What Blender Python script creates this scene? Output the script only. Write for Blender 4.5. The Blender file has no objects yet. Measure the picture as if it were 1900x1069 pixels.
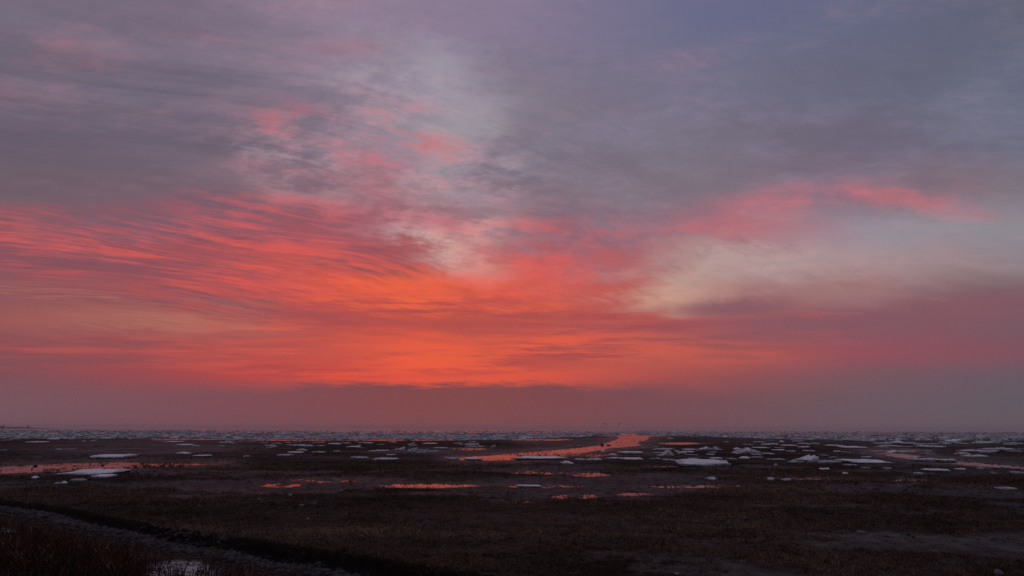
import bpy, bmesh, math, random
import numpy as np
from mathutils import Vector, Matrix, Euler

random.seed(7)
rng = np.random.default_rng(11)
SC = bpy.context.scene
COL = SC.collection
R = math.radians

# ------------------------------------------------------------------ camera
EYE = 4.0                                  # eye height over the water level (z = 0)
PITCH, ROLL, FOCAL = 11.72, 0.17, 24.0
cam_d = bpy.data.cameras.new('camera')
cam_d.lens = FOCAL
cam_d.sensor_width = 36.0
cam_d.clip_start = 0.1
cam_d.clip_end = 120000
cam = bpy.data.objects.new('camera', cam_d)
COL.objects.link(cam)
cam.rotation_mode = 'QUATERNION'
CAM_M = Euler((R(90 + PITCH), 0, 0)).to_matrix() @ Euler((0, 0, R(ROLL))).to_matrix()
cam.rotation_quaternion = CAM_M.to_quaternion()
cam.location = (0, 0, EYE)
SC.camera = cam
CM = np.array(CAM_M)
FPX = 1900 * FOCAL / 36.0


def ray(px, py):
    """world direction of a survey sight-line (photo of 1900 x 1069)"""
    return CAM_M @ Vector(((px - 950) / FPX, -(py - 534.5) / FPX, -1.0)).normalized()


def azel(px, py):
    d = ray(px, py)
    return math.degrees(math.atan2(d.x, d.y)), math.degrees(math.asin(d.z))


def G(px, py, z=0.0):
    """where that sight-line meets the level z"""
    d = ray(px, py)
    t = (z - EYE) / d.z
    return d.x * t, d.y * t


def proj(x, y, z):
    """ground points (arrays) back to the survey's bearing chart"""
    v = np.stack([x, y, z - EYE], -1) @ CM
    w = np.maximum(-v[..., 2], 1e-3)
    return 950 + FPX * v[..., 0] / w, 534.5 - FPX * v[..., 1] / w


def lin(c):
    return tuple((v / 255 / 12.92) if v / 255 <= 0.04045 else ((v / 255 + 0.055) / 1.055) ** 2.4 for v in c) + (1.0,)


# ------------------------------------------------------------------ render look
SC.view_settings.view_transform = 'Standard'
SC.view_settings.look = 'None'
SC.view_settings.exposure = 0.0
SC.view_settings.gamma = 1.0
SC.view_settings.use_curve_mapping = False
SC.render.engine = 'CYCLES'
SC.cycles.use_denoising = False
SC.cycles.use_adaptive_sampling = True
SC.cycles.adaptive_threshold = 0.005
SC.cycles.adaptive_min_samples = 6
SC.cycles.max_bounces = 6
SC.cycles.volume_bounces = 0


# ------------------------------------------------------------------ node helper
class NT:
    def __init__(self, tree):
        self.t = tree

    def n(self, kind, **kw):
        nd = self.t.nodes.new(kind)
        for k, v in kw.items():
            setattr(nd, k, v)
        return nd

    def put(self, sock, v):
        if hasattr(v, 'is_output') or isinstance(v, bpy.types.NodeSocket):
            self.t.links.new(v, sock)
        elif v is not None:
            sock.default_value = v

    def m(self, op, a, b=None, c=None, clamp=False):
        nd = self.n('ShaderNodeMath', operation=op, use_clamp=clamp)
        for s, v in zip(nd.inputs, (a, b, c)):
            self.put(s, v)
        return nd.outputs[0]

    def vm(self, op, a, b=None, scale=None):
        nd = self.n('ShaderNodeVectorMath', operation=op)
        self.put(nd.inputs[0], a)
        if b is not None:
            self.put(nd.inputs[1], b)
        if scale is not None:
            self.put(nd.inputs['Scale'], scale)
        return nd.outputs['Value'] if op in ('LENGTH', 'DOT_PRODUCT', 'DISTANCE') else nd.outputs[0]

    def xyz(self, x, y, z=0.0):
        nd = self.n('ShaderNodeCombineXYZ')
        for s, v in zip(nd.inputs, (x, y, z)):
            self.put(s, v)
        return nd.outputs[0]

    def smooth(self, v, lo, hi, a=0.0, b=1.0):
        nd = self.n('ShaderNodeMapRange', interpolation_type='SMOOTHSTEP')
        for s, q in zip(nd.inputs[:5], (v, lo, hi, a, b)):
            self.put(s, q)
        return nd.outputs[0]

    def mix(self, f, a, b, blend='MIX'):
        nd = self.n('ShaderNodeMix', data_type='RGBA', blend_type=blend)
        self.put(nd.inputs[0], f)
        self.put(nd.inputs[6], a)
        self.put(nd.inputs[7], b)
        return nd.outputs[2]

    def noise(self, vec, scale, detail=6.0, rough=0.55, dist=0.0, lac=2.0):
        nd = self.n('ShaderNodeTexNoise')
        self.put(nd.inputs['Vector'], vec)
        nd.inputs['Scale'].default_value = scale
        nd.inputs['Detail'].default_value = detail
        nd.inputs['Roughness'].default_value = rough
        nd.inputs['Lacunarity'].default_value = lac
        nd.inputs['Distortion'].default_value = dist
        return nd.outputs['Fac']

    def mapping(self, vec, loc=(0, 0, 0), rot=(0, 0, 0), scale=(1, 1, 1), kind='POINT'):
        nd = self.n('ShaderNodeMapping', vector_type=kind)
        self.put(nd.inputs[0], vec)
        nd.inputs[1].default_value = loc
        nd.inputs[2].default_value = rot
        nd.inputs[3].default_value = scale
        return nd.outputs[0]

    def ramp(self, fac, stops, interp='EASE'):
        nd = self.n('ShaderNodeValToRGB')
        r = nd.color_ramp
        r.interpolation = interp
        while len(r.elements) > 1:
            r.elements.remove(r.elements[-1])
        r.elements[0].position = stops[0][0]
        r.elements[0].color = stops[0][1]
        for p, c in stops[1:]:
            r.elements.new(p).color = c
        self.put(nd.inputs[0], fac)
        return nd.outputs[0]


# ------------------------------------------------------------------ the sky after sunset
world = bpy.data.worlds.new('World')
SC.world = world
world.use_nodes = True
world.node_tree.nodes.clear()
W = NT(world.node_tree)
SUN_AZ, SUN_EL = -4.0, 2.2                 # the glow's bearing, just above the cloud bank

geo = W.n('ShaderNodeTexCoord').outputs['Generated']
sep = W.n('ShaderNodeSeparateXYZ')
W.put(sep.inputs[0], W.vm('NORMALIZE', geo))
dx, dy, dz = sep.outputs
az = W.m('MULTIPLY', W.m('ARCTAN2', dx, dy), 180 / math.pi)
el = W.m('MULTIPLY', W.m('ARCSINE', dz), 180 / math.pi)
elp = W.m('MAXIMUM', el, 0.0)
# height of the long cloud bands, which run square to the glow: angle above the horizon measured in that upright plane
hor = W.m('SQRT', W.m('ADD', W.m('MULTIPLY', dx, dx), W.m('MULTIPLY', dy, dy)))
ahead = W.m('SMOOTH_MAX', dy, W.m('MULTIPLY', hor, 0.5), 0.15)
elb = W.m('MULTIPLY', W.m('ARCTAN2', W.m('MAXIMUM', dz, 0.0), ahead), 180 / math.pi)
chart = W.xyz(az, elb, 0)
# the cloud deck as a level sheet overhead: points on it, seen in true perspective
inv = W.m('DIVIDE', 1.0, W.m('ADD', W.m('MAXIMUM', dz, 0.0), 0.055))
deck = W.xyz(W.m('MULTIPLY', dx, inv), W.m('MULTIPLY', dy, inv), 0.0)
WIND = R(42)
sw = W.noise(W.mapping(deck, (3.1, 1.7, 0)), 0.35, 2, 0.5)
deckw = W.vm('ADD', deck, W.xyz(W.m('MULTIPLY_ADD', sw, 1.3, -0.65), W.m('MULTIPLY_ADD', sw, -1.1, 0.55)))
along = W.mapping(deckw, (0, 0, 0), (0, 0, -WIND))
n_big = W.noise(W.mapping(along, (2.3, 5.1, 0), scale=(0.35, 1.1, 1)), 1.0, 4, 0.55)
n_str = W.noise(W.mapping(along, (7.7, 1.9, 0), scale=(0.9, 3.8, 1)), 1.0, 7, 0.62)
n_fin = W.noise(W.mapping(along, (1.2, 8.4, 0), scale=(4.0, 20.0, 1)), 1.0, 6, 0.7)
n_puf = W.noise(W.mapping(chart, (4.4, 2.2, 0), (0, 0, R(14)), scale=(0.16, 0.42, 1)), 1.0, 9, 0.68)
n_pf2 = W.noise(W.mapping(deckw, (9.4, 6.2, 0), scale=(1.5, 2.2, 1)), 1.0, 6, 0.6)


def c5(n, k):
    return W.m('MULTIPLY', W.m('SUBTRACT', n, 0.5), k)


amp = W.m('MULTIPLY', W.smooth(elp, 2.5, 14.0, 0.10, 1.0), W.smooth(az, 4.0, 20.0, 1.0, 0.55))
w_el = W.m('ADD', W.m('ADD', c5(n_big, 7.0), c5(n_str, 3.6)), W.m('ADD', c5(n_pf2, 4.0), c5(n_puf, 3.0)))
w_az = W.m('ADD', W.m('ADD', c5(n_pf2, 18.0), c5(n_big, 10.0)), c5(n_puf, 6.0))
el_w = W.m('ADD', elb, W.m('MULTIPLY', w_el, amp))
az_w = W.m('ADD', az, W.m('MULTIPLY', w_az, amp))
az01 = W.m('MULTIPLY_ADD', az_w, 1 / 360.0, 0.5)

BACK = (112, 110, 126)
# cloud and clear-sky tones, row by row up the sky (bearing chart columns, then colour)
ROWS = [
 (705, [(-300, (108, 84, 94)), (0, (124, 76, 86)), (320, (160, 70, 74)), (560, (212, 76, 66)), (760, (224, 82, 64)), (950, (218, 84, 66)),
        (1150, (185, 80, 74)), (1300, (160, 80, 80)), (1600, (122, 84, 94)), (1900, (104, 88, 99)), (2250, (100, 92, 104))]),
 (650, [(-300, (122, 82, 90)), (0, (136, 78, 85)), (320, (160, 77, 80)), (560, (190, 80, 74)), (760, (224, 90, 66)), (950, (214, 90, 70)),
        (1150, (195, 90, 76)), (1300, (185, 90, 80)), (1600, (143, 80, 92)), (1900, (125, 82, 95)), (2250, (108, 92, 104))]),
 (598, [(-300, (126, 86, 92)), (0, (150, 85, 86)), (330, (172, 104, 92)), (560, (172, 79, 80)), (760, (176, 76, 72)), (950, (178, 80, 74)),
        (1150, (180, 85, 80)), (1300, (178, 86, 82)), (1600, (140, 86, 96)), (1900, (112, 88, 98)), (2250, (104, 94, 106))]),
 (545, [(-300, (120, 86, 94)), (0, (136, 86, 90)), (320, (158, 80, 84)), (560, (198, 82, 74)), (760, (226, 94, 64)), (1000, (204, 84, 74)),
        (1150, (175, 96, 92)), (1255, (194, 154, 138)), (1400, (152, 108, 110)), (1600, (155, 116, 116)), (1900, (112, 96, 104)), (2250, (104, 98, 110))]),
 (482, [(-300, (122, 86, 95)), (0, (136, 82, 92)), (320, (162, 82, 88)), (560, (172, 82, 84)), (720, (165, 85, 90)), (830, (182, 132, 130)),
        (1000, (194, 90, 88)), (1150, (160, 100, 108)), (1290, (180, 154, 150)), (1600, (164, 140, 144)), (1900, (140, 126, 132)), (2250, (108, 106, 118))]),
 (425, [(-300, (118, 88, 98)), (0, (134, 86, 95)), (300, (122, 90, 105)), (560, (142, 88, 100)), (720, (150, 98, 110)), (890, (152, 124, 134)),
        (1050, (135, 100, 115)), (1200, (137, 106, 120)), (1370, (172, 112, 122)), (1600, (150, 141, 152)), (1900, (138, 134, 143)), (2250, (112, 112, 124))]),
 (345, [(-300, (104, 92, 104)), (0, (106, 92, 104)), (320, (112, 95, 107)), (560, (136, 110, 121)), (720, (163, 112, 122)), (860, (156, 140, 150)),
        (1000, (130, 113, 125)), (1270, (124, 113, 125)), (1580, (126, 108, 124)), (1750, (128, 110, 122)), (1900, (118, 113, 125)), (2250, (108, 110, 124))]),
 (250, [(-300, (101, 92, 107)), (0, (100, 90, 106)), (320, (104, 95, 111)), (560, (122, 108, 122)), (720, (150, 134, 148)), (850, (156, 151, 160)),
        (960, (128, 119, 134)), (1270, (117, 112, 128)), (1580, (108, 102, 120)), (1900, (98, 104, 123)), (2250, (100, 106, 122))]),
 (150, [(-300, (92, 88, 104)), (0, (105, 98, 113)), (320, (110, 102, 119)), (640, (136, 123, 141)), (800, (152, 145, 161)), (950, (126, 118, 136)),
        (1270, (112, 110, 132)), (1580, (104, 106, 127)), (1900, (97, 104, 124)), (2250, (100, 106, 124))]),
 (20, [(-300, (96, 92, 110)), (0, (112, 104, 122)), (320, (118, 106, 125)), (640, (142, 126, 147)), (950, (132, 120, 144)), (1270, (104, 106, 136)),
       (1580, (98, 102, 130)), (1900, (92, 95, 113)), (2250, (96, 100, 118))]),
]


def row_ramp(stops, py):
    st = [(0.0, lin(BACK))]
    for px, c in stops:
        a = azel(px, py)[0] * (1.0 if -50 < azel(px, py)[0] < 50 else 1.15)
        st.append((0.5 + a / 360, lin(c)))
    st.append((1.0, lin(BACK)))
    return W.ramp(az01, st, 'LINEAR')


sky = None
prev_el = None
for py, stops in ROWS:
    e = azel(950, py)[1]
    col = row_ramp(stops, py)
    sky = col if sky is None else W.mix(W.smooth(el_w, prev_el, e), sky, col)
    prev_el = e
sky = W.mix(W.smooth(elp, 36, 75), sky, lin((130, 126, 145)))       # overhead


def zone(px, py, rx, ry, rot=0.0):
    """soft elliptical patch of the sky (centre on the bearing chart, radii in degrees): 1 inside, 0 outside"""
    d = ray(px, py)
    a, e = azel(px, py)[0], math.degrees(math.atan2(d.z, d.y))
    c, q = math.cos(R(rot)), math.sin(R(rot))
    x = W.m('MULTIPLY_ADD', az, c / rx, W.m('MULTIPLY_ADD', elb, q / rx, -(a * c + e * q) / rx))
    y = W.m('MULTIPLY_ADD', az, -q / ry, W.m('MULTIPLY_ADD', elb, c / ry, -(e * c - a * q) / ry))
    return W.smooth(W.m('SQRT', W.m('MULTIPLY_ADD', x, x, W.m('MULTIPLY', y, y))), 1.0, 0.15)


def layer(base, zones, noise, lo, hi, colour, k):
    z = zones[0]
    for q in zones[1:]:
        z = W.m('MAXIMUM', z, q)
    f = W.m('MULTIPLY', W.smooth(noise, lo, hi), W.m('MULTIPLY', z, k))
    return W.mix(f, base, colour)


n_low = W.noise(W.mapping(chart, (3.3, 7.1, 0), (0, 0, R(1.5)), scale=(0.10, 1.35, 1)), 1.0, 7, 0.64)
# streaky in the left half of the sky, broad and smooth to the right
side = W.smooth(az, -6.0, 16.0)
avg0 = W.m('MULTIPLY_ADD', n_str, 0.5, W.m('MULTIPLY_ADD', n_fin, 0.35, W.m('MULTIPLY', n_puf, 0.15)))
avp = W.m('MULTIPLY_ADD', n_puf, 0.8, W.m('MULTIPLY', n_fin, 0.2))
soft_n = W.m('MULTIPLY_ADD', n_pf2, 0.75, W.m('MULTIPLY', n_puf, 0.25))
avg = W.m('MULTIPLY_ADD', W.m('SUBTRACT', soft_n, avg0), W.m('MULTIPLY', side, 0.75), avg0)
avl = W.m('MULTIPLY_ADD', n_low, 0.75, W.m('MULTIPLY', avg, 0.25))
# cool gaps between the streaks, upper left and upper right
sky = layer(sky, [zone(150, 130, 26, 10, -12), zone(560, 60, 22, 12, -30)], n_str, 0.42, 0.72, lin((128, 122, 142)), 0.38)
sky = layer(sky, [zone(1500, 180, 28, 13, 15), zone(1280, 230, 14, 5, 0)], n_pf2, 0.44, 0.66, lin((124, 122, 144)), 0.55)
sky = layer(sky, [zone(400, 200, 26, 10, -12), zone(1650, 230, 22, 10, 15), zone(1080, 310, 15, 9, 0)], avg, 0.56, 0.38, lin((94, 88, 105)), 0.38)
# dusky salmon breaths, upper left, top right
sky = layer(sky, [zone(250, 80, 20, 9, -15), zone(700, 90, 16, 9, 0), zone(1420, 30, 15, 7, 10)], n_pf2, 0.50, 0.68, lin((164, 112, 124)), 0.55)
# pale ice-cloud wisps
sky = layer(sky, [zone(760, 210, 11, 7, -25), zone(850, 330, 9, 9, -40), zone(790, 430, 10, 4.5, -25), zone(560, 300, 9, 4.5, -20)], avp, 0.44, 0.64, lin((170, 161, 171)), 0.65)
sky = layer(sky, [zone(830, 466, 7.5, 2.4, -24), zone(893, 432, 3.2, 2.2, 0)], avp, 0.42, 0.62, lin((214, 184, 172)), 0.75)
# pink lit undersides
sky = layer(sky, [zone(640, 300, 14, 6, -18), zone(760, 350, 13, 6.5, -18), zone(490, 225, 4, 2.0, -20), zone(760, 260, 10, 5, -20)], W.m('MULTIPLY_ADD', n_puf, 0.6, W.m('MULTIPLY', n_str, 0.4)), 0.45, 0.64, lin((200, 96, 106)), 0.75)
sky = layer(sky, [zone(520, 412, 11, 3.2, -9), zone(600, 432, 8, 2.4, -10)], avg, 0.44, 0.62, lin((224, 90, 88)), 0.9)
sky = layer(sky, [zone(300, 455, 26, 3.2, -7), zone(420, 505, 22, 2.8, -6), zone(40, 425, 14, 2.0, -5)], avg, 0.44, 0.60, lin((224, 88, 80)), 0.8)
sky = layer(sky, [zone(150, 475, 17, 2.4, -6), zone(330, 550, 18, 2.2, -5), zone(690, 485, 10, 2.2, -8), zone(480, 450, 9, 1.6, -7)], avg, 0.56, 0.40, lin((128, 80, 92)), 0.95)
sky = layer(sky, [zone(1010, 475, 13, 5.5, 0), zone(960, 520, 14, 4.0, 0)], avp, 0.42, 0.64, lin((222, 92, 84)), 0.7)
sky = layer(sky, [zone(1330, 426, 8, 2.0, 9), zone(1480, 378, 11, 2.6, 7), zone(1640, 362, 9, 1.9, 0), zone(1735, 382, 5, 1.5, -14)], W.m('MULTIPLY_ADD', n_puf, 0.6, W.m('MULTIPLY', n_pf2, 0.4)), 0.40, 0.62, lin((206, 106, 112)), 0.55)
sky = layer(sky, [zone(1350, 458, 7, 1.6, 0), zone(1690, 542, 6, 1.0, 3), zone(1270, 505, 4.0, 1.2, -20)], avp, 0.46, 0.62, lin((138, 108, 118)), 0.7)
# fire-orange core
sky = layer(sky, [zone(770, 545, 14, 2.7, -3), zone(650, 512, 11, 2.0, -6), zone(950, 562, 9, 1.6, -4)], W.m('MULTIPLY_ADD', avg, 0.6, W.m('MULTIPLY', n_low, 0.4)), 0.44, 0.62, lin((244, 102, 58)), 0.72)
sky = layer(sky, [zone(790, 580, 17, 1.9, -3), zone(1100, 610, 17, 2.4, 0), zone(540, 590, 12, 1.2, -2)], avl, 0.58, 0.40, lin((166, 74, 77)), 0.95)
sky = layer(sky, [zone(730, 660, 20, 2.6, 0), zone(560, 615, 11, 1.3, -2), zone(1000, 640, 13, 1.6, 2)], avl, 0.44, 0.62, lin((238, 92, 60)), 0.62)
sky = layer(sky, [zone(850, 672, 15, 1.6, 0), zone(450, 690, 18, 1.1, 0), zone(1050, 655, 13, 1.3, 0)], avl, 0.56, 0.40, lin((172, 70, 71)), 0.95)
sky = layer(sky, [zone(1230, 545, 7, 1.5, 6), zone(1180, 550, 6, 1.0, 0), zone(1280, 560, 9, 0.9, 0)], n_fin, 0.42, 0.66, lin((204, 148, 130)), 0.4)
sky = layer(sky, [zone(330, 600, 14, 1.6, -3), zone(120, 545, 9, 1.0, -6)], n_fin, 0.40, 0.66, lin((178, 118, 104)), 0.45)
sky = layer(sky, [zone(150, 650, 20, 3.0, 0), zone(1250, 640, 18, 3.0, 0)], avl, 0.56, 0.40, lin((134, 78, 86)), 0.45)
sky = layer(sky, [zone(250, 660, 22, 2.6, 0), zone(1300, 640, 18, 2.4, 0)], avl, 0.46, 0.64, lin((206, 88, 80)), 0.45)
# the mauve bank that slopes up to the right under the pale gap
sky = layer(sky, [zone(1560, 600, 19, 2.3, 3), zone(1800, 570, 12, 2.6, 8), zone(1360, 572, 8, 1.3, 3)], n_pf2, 0.30, 0.46, lin((128, 85, 97)), 0.85)
# fine fibre through all of it
n_rip = W.noise(W.mapping(chart, (1.3, 2.9, 0), (0, 0, R(12)), scale=(0.55, 1.5, 1)), 1.0, 6, 0.66)
sky = W.mix(W.m('MULTIPLY', W.smooth(avg, 0.36, 0.64), W.smooth(elp, 4.0, 10.0, 0.0, 0.12)), sky, lin((255, 225, 220)), 'SOFT_LIGHT')
grade = W.m('MULTIPLY', W.m('MULTIPLY', W.smooth(elp, 7.0, 12.0), W.smooth(n_pf2, 0.40, 0.60, 0.25, 1.0)), W.m('MAXIMUM', zone(800, 330, 24, 12, -20), 0.45))
sky = W.mix(W.m('MULTIPLY', W.smooth(n_rip, 0.46, 0.66), W.m('MULTIPLY', grade, 0.34)), sky, lin((255, 215, 215)), 'SOFT_LIGHT')
sky = W.mix(W.m('MULTIPLY', W.smooth(n_rip, 0.52, 0.34), W.m('MULTIPLY', grade, 0.15)), sky, lin((70, 58, 72)))

# the bank of sea murk along the horizon, its top crisp under the glow and vague to the sides
bank = W.ramp(W.m('MULTIPLY_ADD', az, 1 / 360.0, 0.5),
              [(0.0, lin(BACK)), (0.5 - 60 / 360, lin((112, 90, 102))), (0.5 - 37 / 360, lin((119, 86, 96))), (0.5 - 22 / 360, lin((126, 76, 86))), (0.5 - 8 / 360, lin((126, 68, 74))),
               (0.5 + 3 / 360, lin((122, 69, 77))), (0.5 + 15 / 360, lin((117, 76, 85))), (0.5 + 27 / 360, lin((104, 87, 96))), (0.5 + 37 / 360, lin((97, 89, 98))),
               (0.5 + 60 / 360, lin((100, 93, 104))), (1.0, lin(BACK))], 'LINEAR')
top = azel(950, 713)[1]
soft = W.smooth(W.m('ABSOLUTE', W.m('ADD', az, 6.0)), 4.0, 34.0, 0.30, 2.4)
edge = W.m('ADD', elb, W.m('ADD', c5(n_str, 0.7), c5(W.noise(W.mapping(chart, scale=(0.22, 1.1, 1)), 1.0, 5, 0.6), 1.5)))
f_bank = W.smooth(edge, W.m('ADD', soft, top), W.m('SUBTRACT', top, soft))
sky = W.mix(f_bank, sky, bank)
sky = W.mix(W.m('MULTIPLY', W.smooth(elb, 2.6, 0.2), 0.15), sky, lin((122, 84, 94)))

# a little of the physical twilight sky shows through the cloud
nish = W.n('ShaderNodeTexSky', sky_type='NISHITA', sun_disc=False)
nish.sun_elevation = R(SUN_EL)
nish.sun_rotation = R(SUN_AZ)
bg1 = W.n('ShaderNodeBackground')
W.put(bg1.inputs[0], sky)
bg1.inputs[1].default_value = 1.0
bg2 = W.n('ShaderNodeBackground')
W.put(bg2.inputs[0], nish.outputs[0])
bg2.inputs[1].default_value = 0.0006
add = W.n('ShaderNodeAddShader')
W.put(add.inputs[0], bg1.outputs[0])
W.put(add.inputs[1], bg2.outputs[0])
W.put(W.n('ShaderNodeOutputWorld').inputs[0], add.outputs[0])
world.cycles.sampling_method = 'MANUAL'
world.cycles.sample_map_resolution = 1024

# the sun itself is down in the murk: only a faint, broad, red glow of it is left
sun_d = bpy.data.lights.new('sun', 'SUN')
sun_d.energy = 0.008
sun_d.angle = R(25)
sun_d.color = (1.0, 0.42, 0.25)
sun = bpy.data.objects.new('sun', sun_d)
COL.objects.link(sun)
sd = Vector((math.sin(R(SUN_AZ)) * math.cos(R(SUN_EL)), math.cos(R(SUN_AZ)) * math.cos(R(SUN_EL)), math.sin(R(SUN_EL))))
sun.rotation_mode = 'QUATERNION'
sun.rotation_quaternion = (-sd).to_track_quat('-Z', 'Y')
sun.location = (0, 0, 30)


# ------------------------------------------------------------------ numpy helpers
def _hash(ix, iy, seed):
    n = (ix.astype(np.int64) * 374761393 + iy.astype(np.int64) * 668265263 + seed * 1442695041) & 0xFFFFFFFF
    n = ((n ^ (n >> 13)) * 1274126177) & 0xFFFFFFFF
    return ((n ^ (n >> 16)) & 0xFFFF) / 65535.0


def vnoise(x, y, seed=0):
    x0, y0 = np.floor(x), np.floor(y)
    fx, fy = x - x0, y - y0
    fx, fy = fx * fx * (3 - 2 * fx), fy * fy * (3 - 2 * fy)
    a, b = _hash(x0, y0, seed), _hash(x0 + 1, y0, seed)
    c, d = _hash(x0, y0 + 1, seed), _hash(x0 + 1, y0 + 1, seed)
    return (a * (1 - fx) + b * fx) * (1 - fy) + (c * (1 - fx) + d * fx) * fy


def fbm(x, y, seed=0, oct=4, gain=0.5):
    s, a, t = 0.0, 1.0, 0.0
    for i in range(oct):
        s = s + a * vnoise(x * 2 ** i + 17.3 * i, y * 2 ** i - 9.1 * i, seed + i)
        t += a
        a *= gain
    return s / t


def sstep(v, lo, hi):
    t = np.clip((v - lo) / (hi - lo), 0, 1)
    return t * t * (3 - 2 * t)


def tag(o, label=None, cat=None, group=None, kind=None):
    for k, v in (('label', label), ('category', cat), ('group', group), ('kind', kind)):
        if v:
            o[k] = v
    return o


def link(name, me, mat=None, parent=None):
    o = bpy.data.objects.new(name, me)
    COL.objects.link(o)
    if mat and me is not None:
        if not me.materials:
            me.materials.append(mat)
    if parent:
        o.parent = parent
    return o


def np_mesh(name, verts, faces, k):
    """fast mesh from arrays; faces (n, k)"""
    me = bpy.data.meshes.new(name)
    verts = np.asarray(verts, np.float32).reshape(-1, 3)
    faces = np.asarray(faces, np.int32).reshape(-1, k)
    me.vertices.add(len(verts))
    me.vertices.foreach_set('co', verts.ravel())
    me.loops.add(faces.size)
    me.loops.foreach_set('vertex_index', faces.ravel())
    me.polygons.add(len(faces))
    me.polygons.foreach_set('loop_start', np.arange(len(faces), dtype=np.int32) * k)
    me.update(calc_edges=True)
    return me


def attr(me, name, values):
    a = me.attributes.new(name, 'FLOAT', 'POINT')
    a.data.foreach_set('value', np.asarray(values, np.float32).ravel())


def smooth_shade(me):
    me.polygons.foreach_set('use_smooth', np.ones(len(me.polygons), bool))


def bm_mesh(name, bm, smooth=False):
    me = bpy.data.meshes.new(name)
    bmesh.ops.recalc_face_normals(bm, faces=bm.faces)
    bm.to_mesh(me)
    bm.free()
    if smooth:
        smooth_shade(me)
    return me


# ------------------------------------------------------------------ materials
def mat(name):
    m = bpy.data.materials.new(name)
    m.use_nodes = True
    t = NT(m.node_tree)
    b = m.node_tree.nodes['Principled BSDF']
    return m, t, b


def obj_co(t):
    return t.n('ShaderNodeTexCoord').outputs['Object']


def geo_pos(t):
    return t.n('ShaderNodeNewGeometry').outputs['Position']


def get_attr(t, name):
    return t.n('ShaderNodeAttribute', attribute_name=name).outputs['Fac']


def bump(t, b, h, strength, dist):
    nd = t.n('ShaderNodeBump')
    nd.inputs['Strength'].default_value = strength
    nd.inputs['Distance'].default_value = dist
    t.put(nd.inputs['Height'], h)
    t.put(b.inputs['Normal'], nd.outputs[0])


def simple(name, c1, c2, scale, rough=0.8, bmp=0.3, bdist=0.02, detail=5, spec=0.5):
    m, t, b = mat(name)
    n = t.noise(obj_co(t), scale, detail, 0.6)
    t.put(b.inputs['Base Color'], t.mix(t.smooth(n, 0.35, 0.65), c1 + (1,), c2 + (1,)))
    b.inputs['Roughness'].default_value = rough
    b.inputs['Specular IOR Level'].default_value = spec
    if bmp:
        bump(t, b, n, bmp, bdist)
    return m


M_mud, t, b = mat('tidal_mud')
p = geo_pos(t)
n1 = t.noise(p, 0.09, 5, 0.6)
n2 = t.noise(p, 1.7, 6, 0.6)
n3 = t.noise(p, 9.0, 5, 0.65)
mudc = t.mix(t.smooth(n1, 0.35, 0.65), (0.056, 0.049, 0.049, 1), (0.090, 0.079, 0.078, 1))
mudc = t.mix(t.smooth(n2, 0.38, 0.62), mudc, (0.030, 0.026, 0.025, 1))
litter = t.mix(t.smooth(n3, 0.35, 0.65), (0.070, 0.045, 0.036, 1), (0.036, 0.024, 0.020, 1))
mudc = t.mix(t.m('MULTIPLY', get_attr(t, 'grass'), 0.85), mudc, litter)
earth = t.mix(t.smooth(n2, 0.4, 0.62), (0.050, 0.034, 0.028, 1), (0.024, 0.018, 0.016, 1))
earth = t.mix(t.smooth(n3, 0.50, 0.66), earth, (0.11, 0.085, 0.07, 1))
mudc = t.mix(get_attr(t, 'bankside'), mudc, earth)
fr = t.m('MULTIPLY', get_attr(t, 'frost'), t.smooth(t.m('MULTIPLY_ADD', n3, 0.6, t.m('MULTIPLY', n2, 0.4)), 0.44, 0.56))
mudc = t.mix(fr, mudc, (0.55, 0.52, 0.54, 1))
mudc = t.mix(get_attr(t, 'scarp_shade'), mudc, (0.016, 0.012, 0.011, 1))  # shade of the scarp face, painted near-black into the ground colour
t.put(b.inputs['Base Color'], mudc)
wet = t.m('MULTIPLY', get_attr(t, 'wet'), t.smooth(n1, 0.3, 0.7, 0.6, 1.0))
t.put(b.inputs['Roughness'], t.m('MULTIPLY_ADD', wet, -0.45, 0.95))
t.put(b.inputs['Specular IOR Level'], t.m('MULTIPLY_ADD', wet, 0.20, 0.0))
bump(t, b, t.m('MULTIPLY_ADD', n3, 0.35, n2), 0.55, 0.09)

M_water, t, b = mat('tidal_water')
p = geo_pos(t)
w1 = t.noise(t.mapping(p, scale=(1.0, 2.6, 1)), 1.0, 3, 0.55)
w2 = t.noise(t.mapping(p, scale=(5.0, 8.0, 1)), 1.0, 3, 0.6)
b.inputs['Base Color'].default_value = (0.02, 0.018, 0.018, 1)
lane = t.noise(t.mapping(p, scale=(0.03, 0.22, 1)), 1.0, 5, 0.6)
t.put(b.inputs['Roughness'], t.smooth(lane, 0.35, 0.65, 0.10, 0.20))
b.inputs['IOR'].default_value = 1.36
bump(t, b, t.m('MULTIPLY_ADD', w2, 0.3, w1), 0.10, 0.03)

M_ice, t, b = mat('sea_ice')
p = obj_co(t)
i1 = t.noise(p, 1.1, 6, 0.65)
i2 = t.noise(p, 6.0, 5, 0.65)
rnd = t.n('ShaderNodeObjectInfo').outputs['Random']
icec = t.mix(t.smooth(i1, 0.34, 0.60), (0.36, 0.36, 0.38, 1), (0.76, 0.77, 0.80, 1))
icec = t.mix(t.m('MULTIPLY', t.smooth(i2, 0.52, 0.70), 0.45), icec, (0.22, 0.205, 0.20, 1))
icec = t.mix(t.m('MULTIPLY', rnd, 0.8), icec, (0.24, 0.23, 0.235, 1))
t.put(b.inputs['Base Color'], icec)
b.inputs['Roughness'].default_value = 0.62
b.inputs['Specular IOR Level'].default_value = 0.35
bump(t, b, t.m('MULTIPLY_ADD', i2, 0.4, i1), 0.6, 0.12)

M_snow = simple('wind_packed_snow', (0.72, 0.72, 0.74), (0.90, 0.90, 0.92), 1.1, 0.8, 0.7, 0.12)

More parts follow.
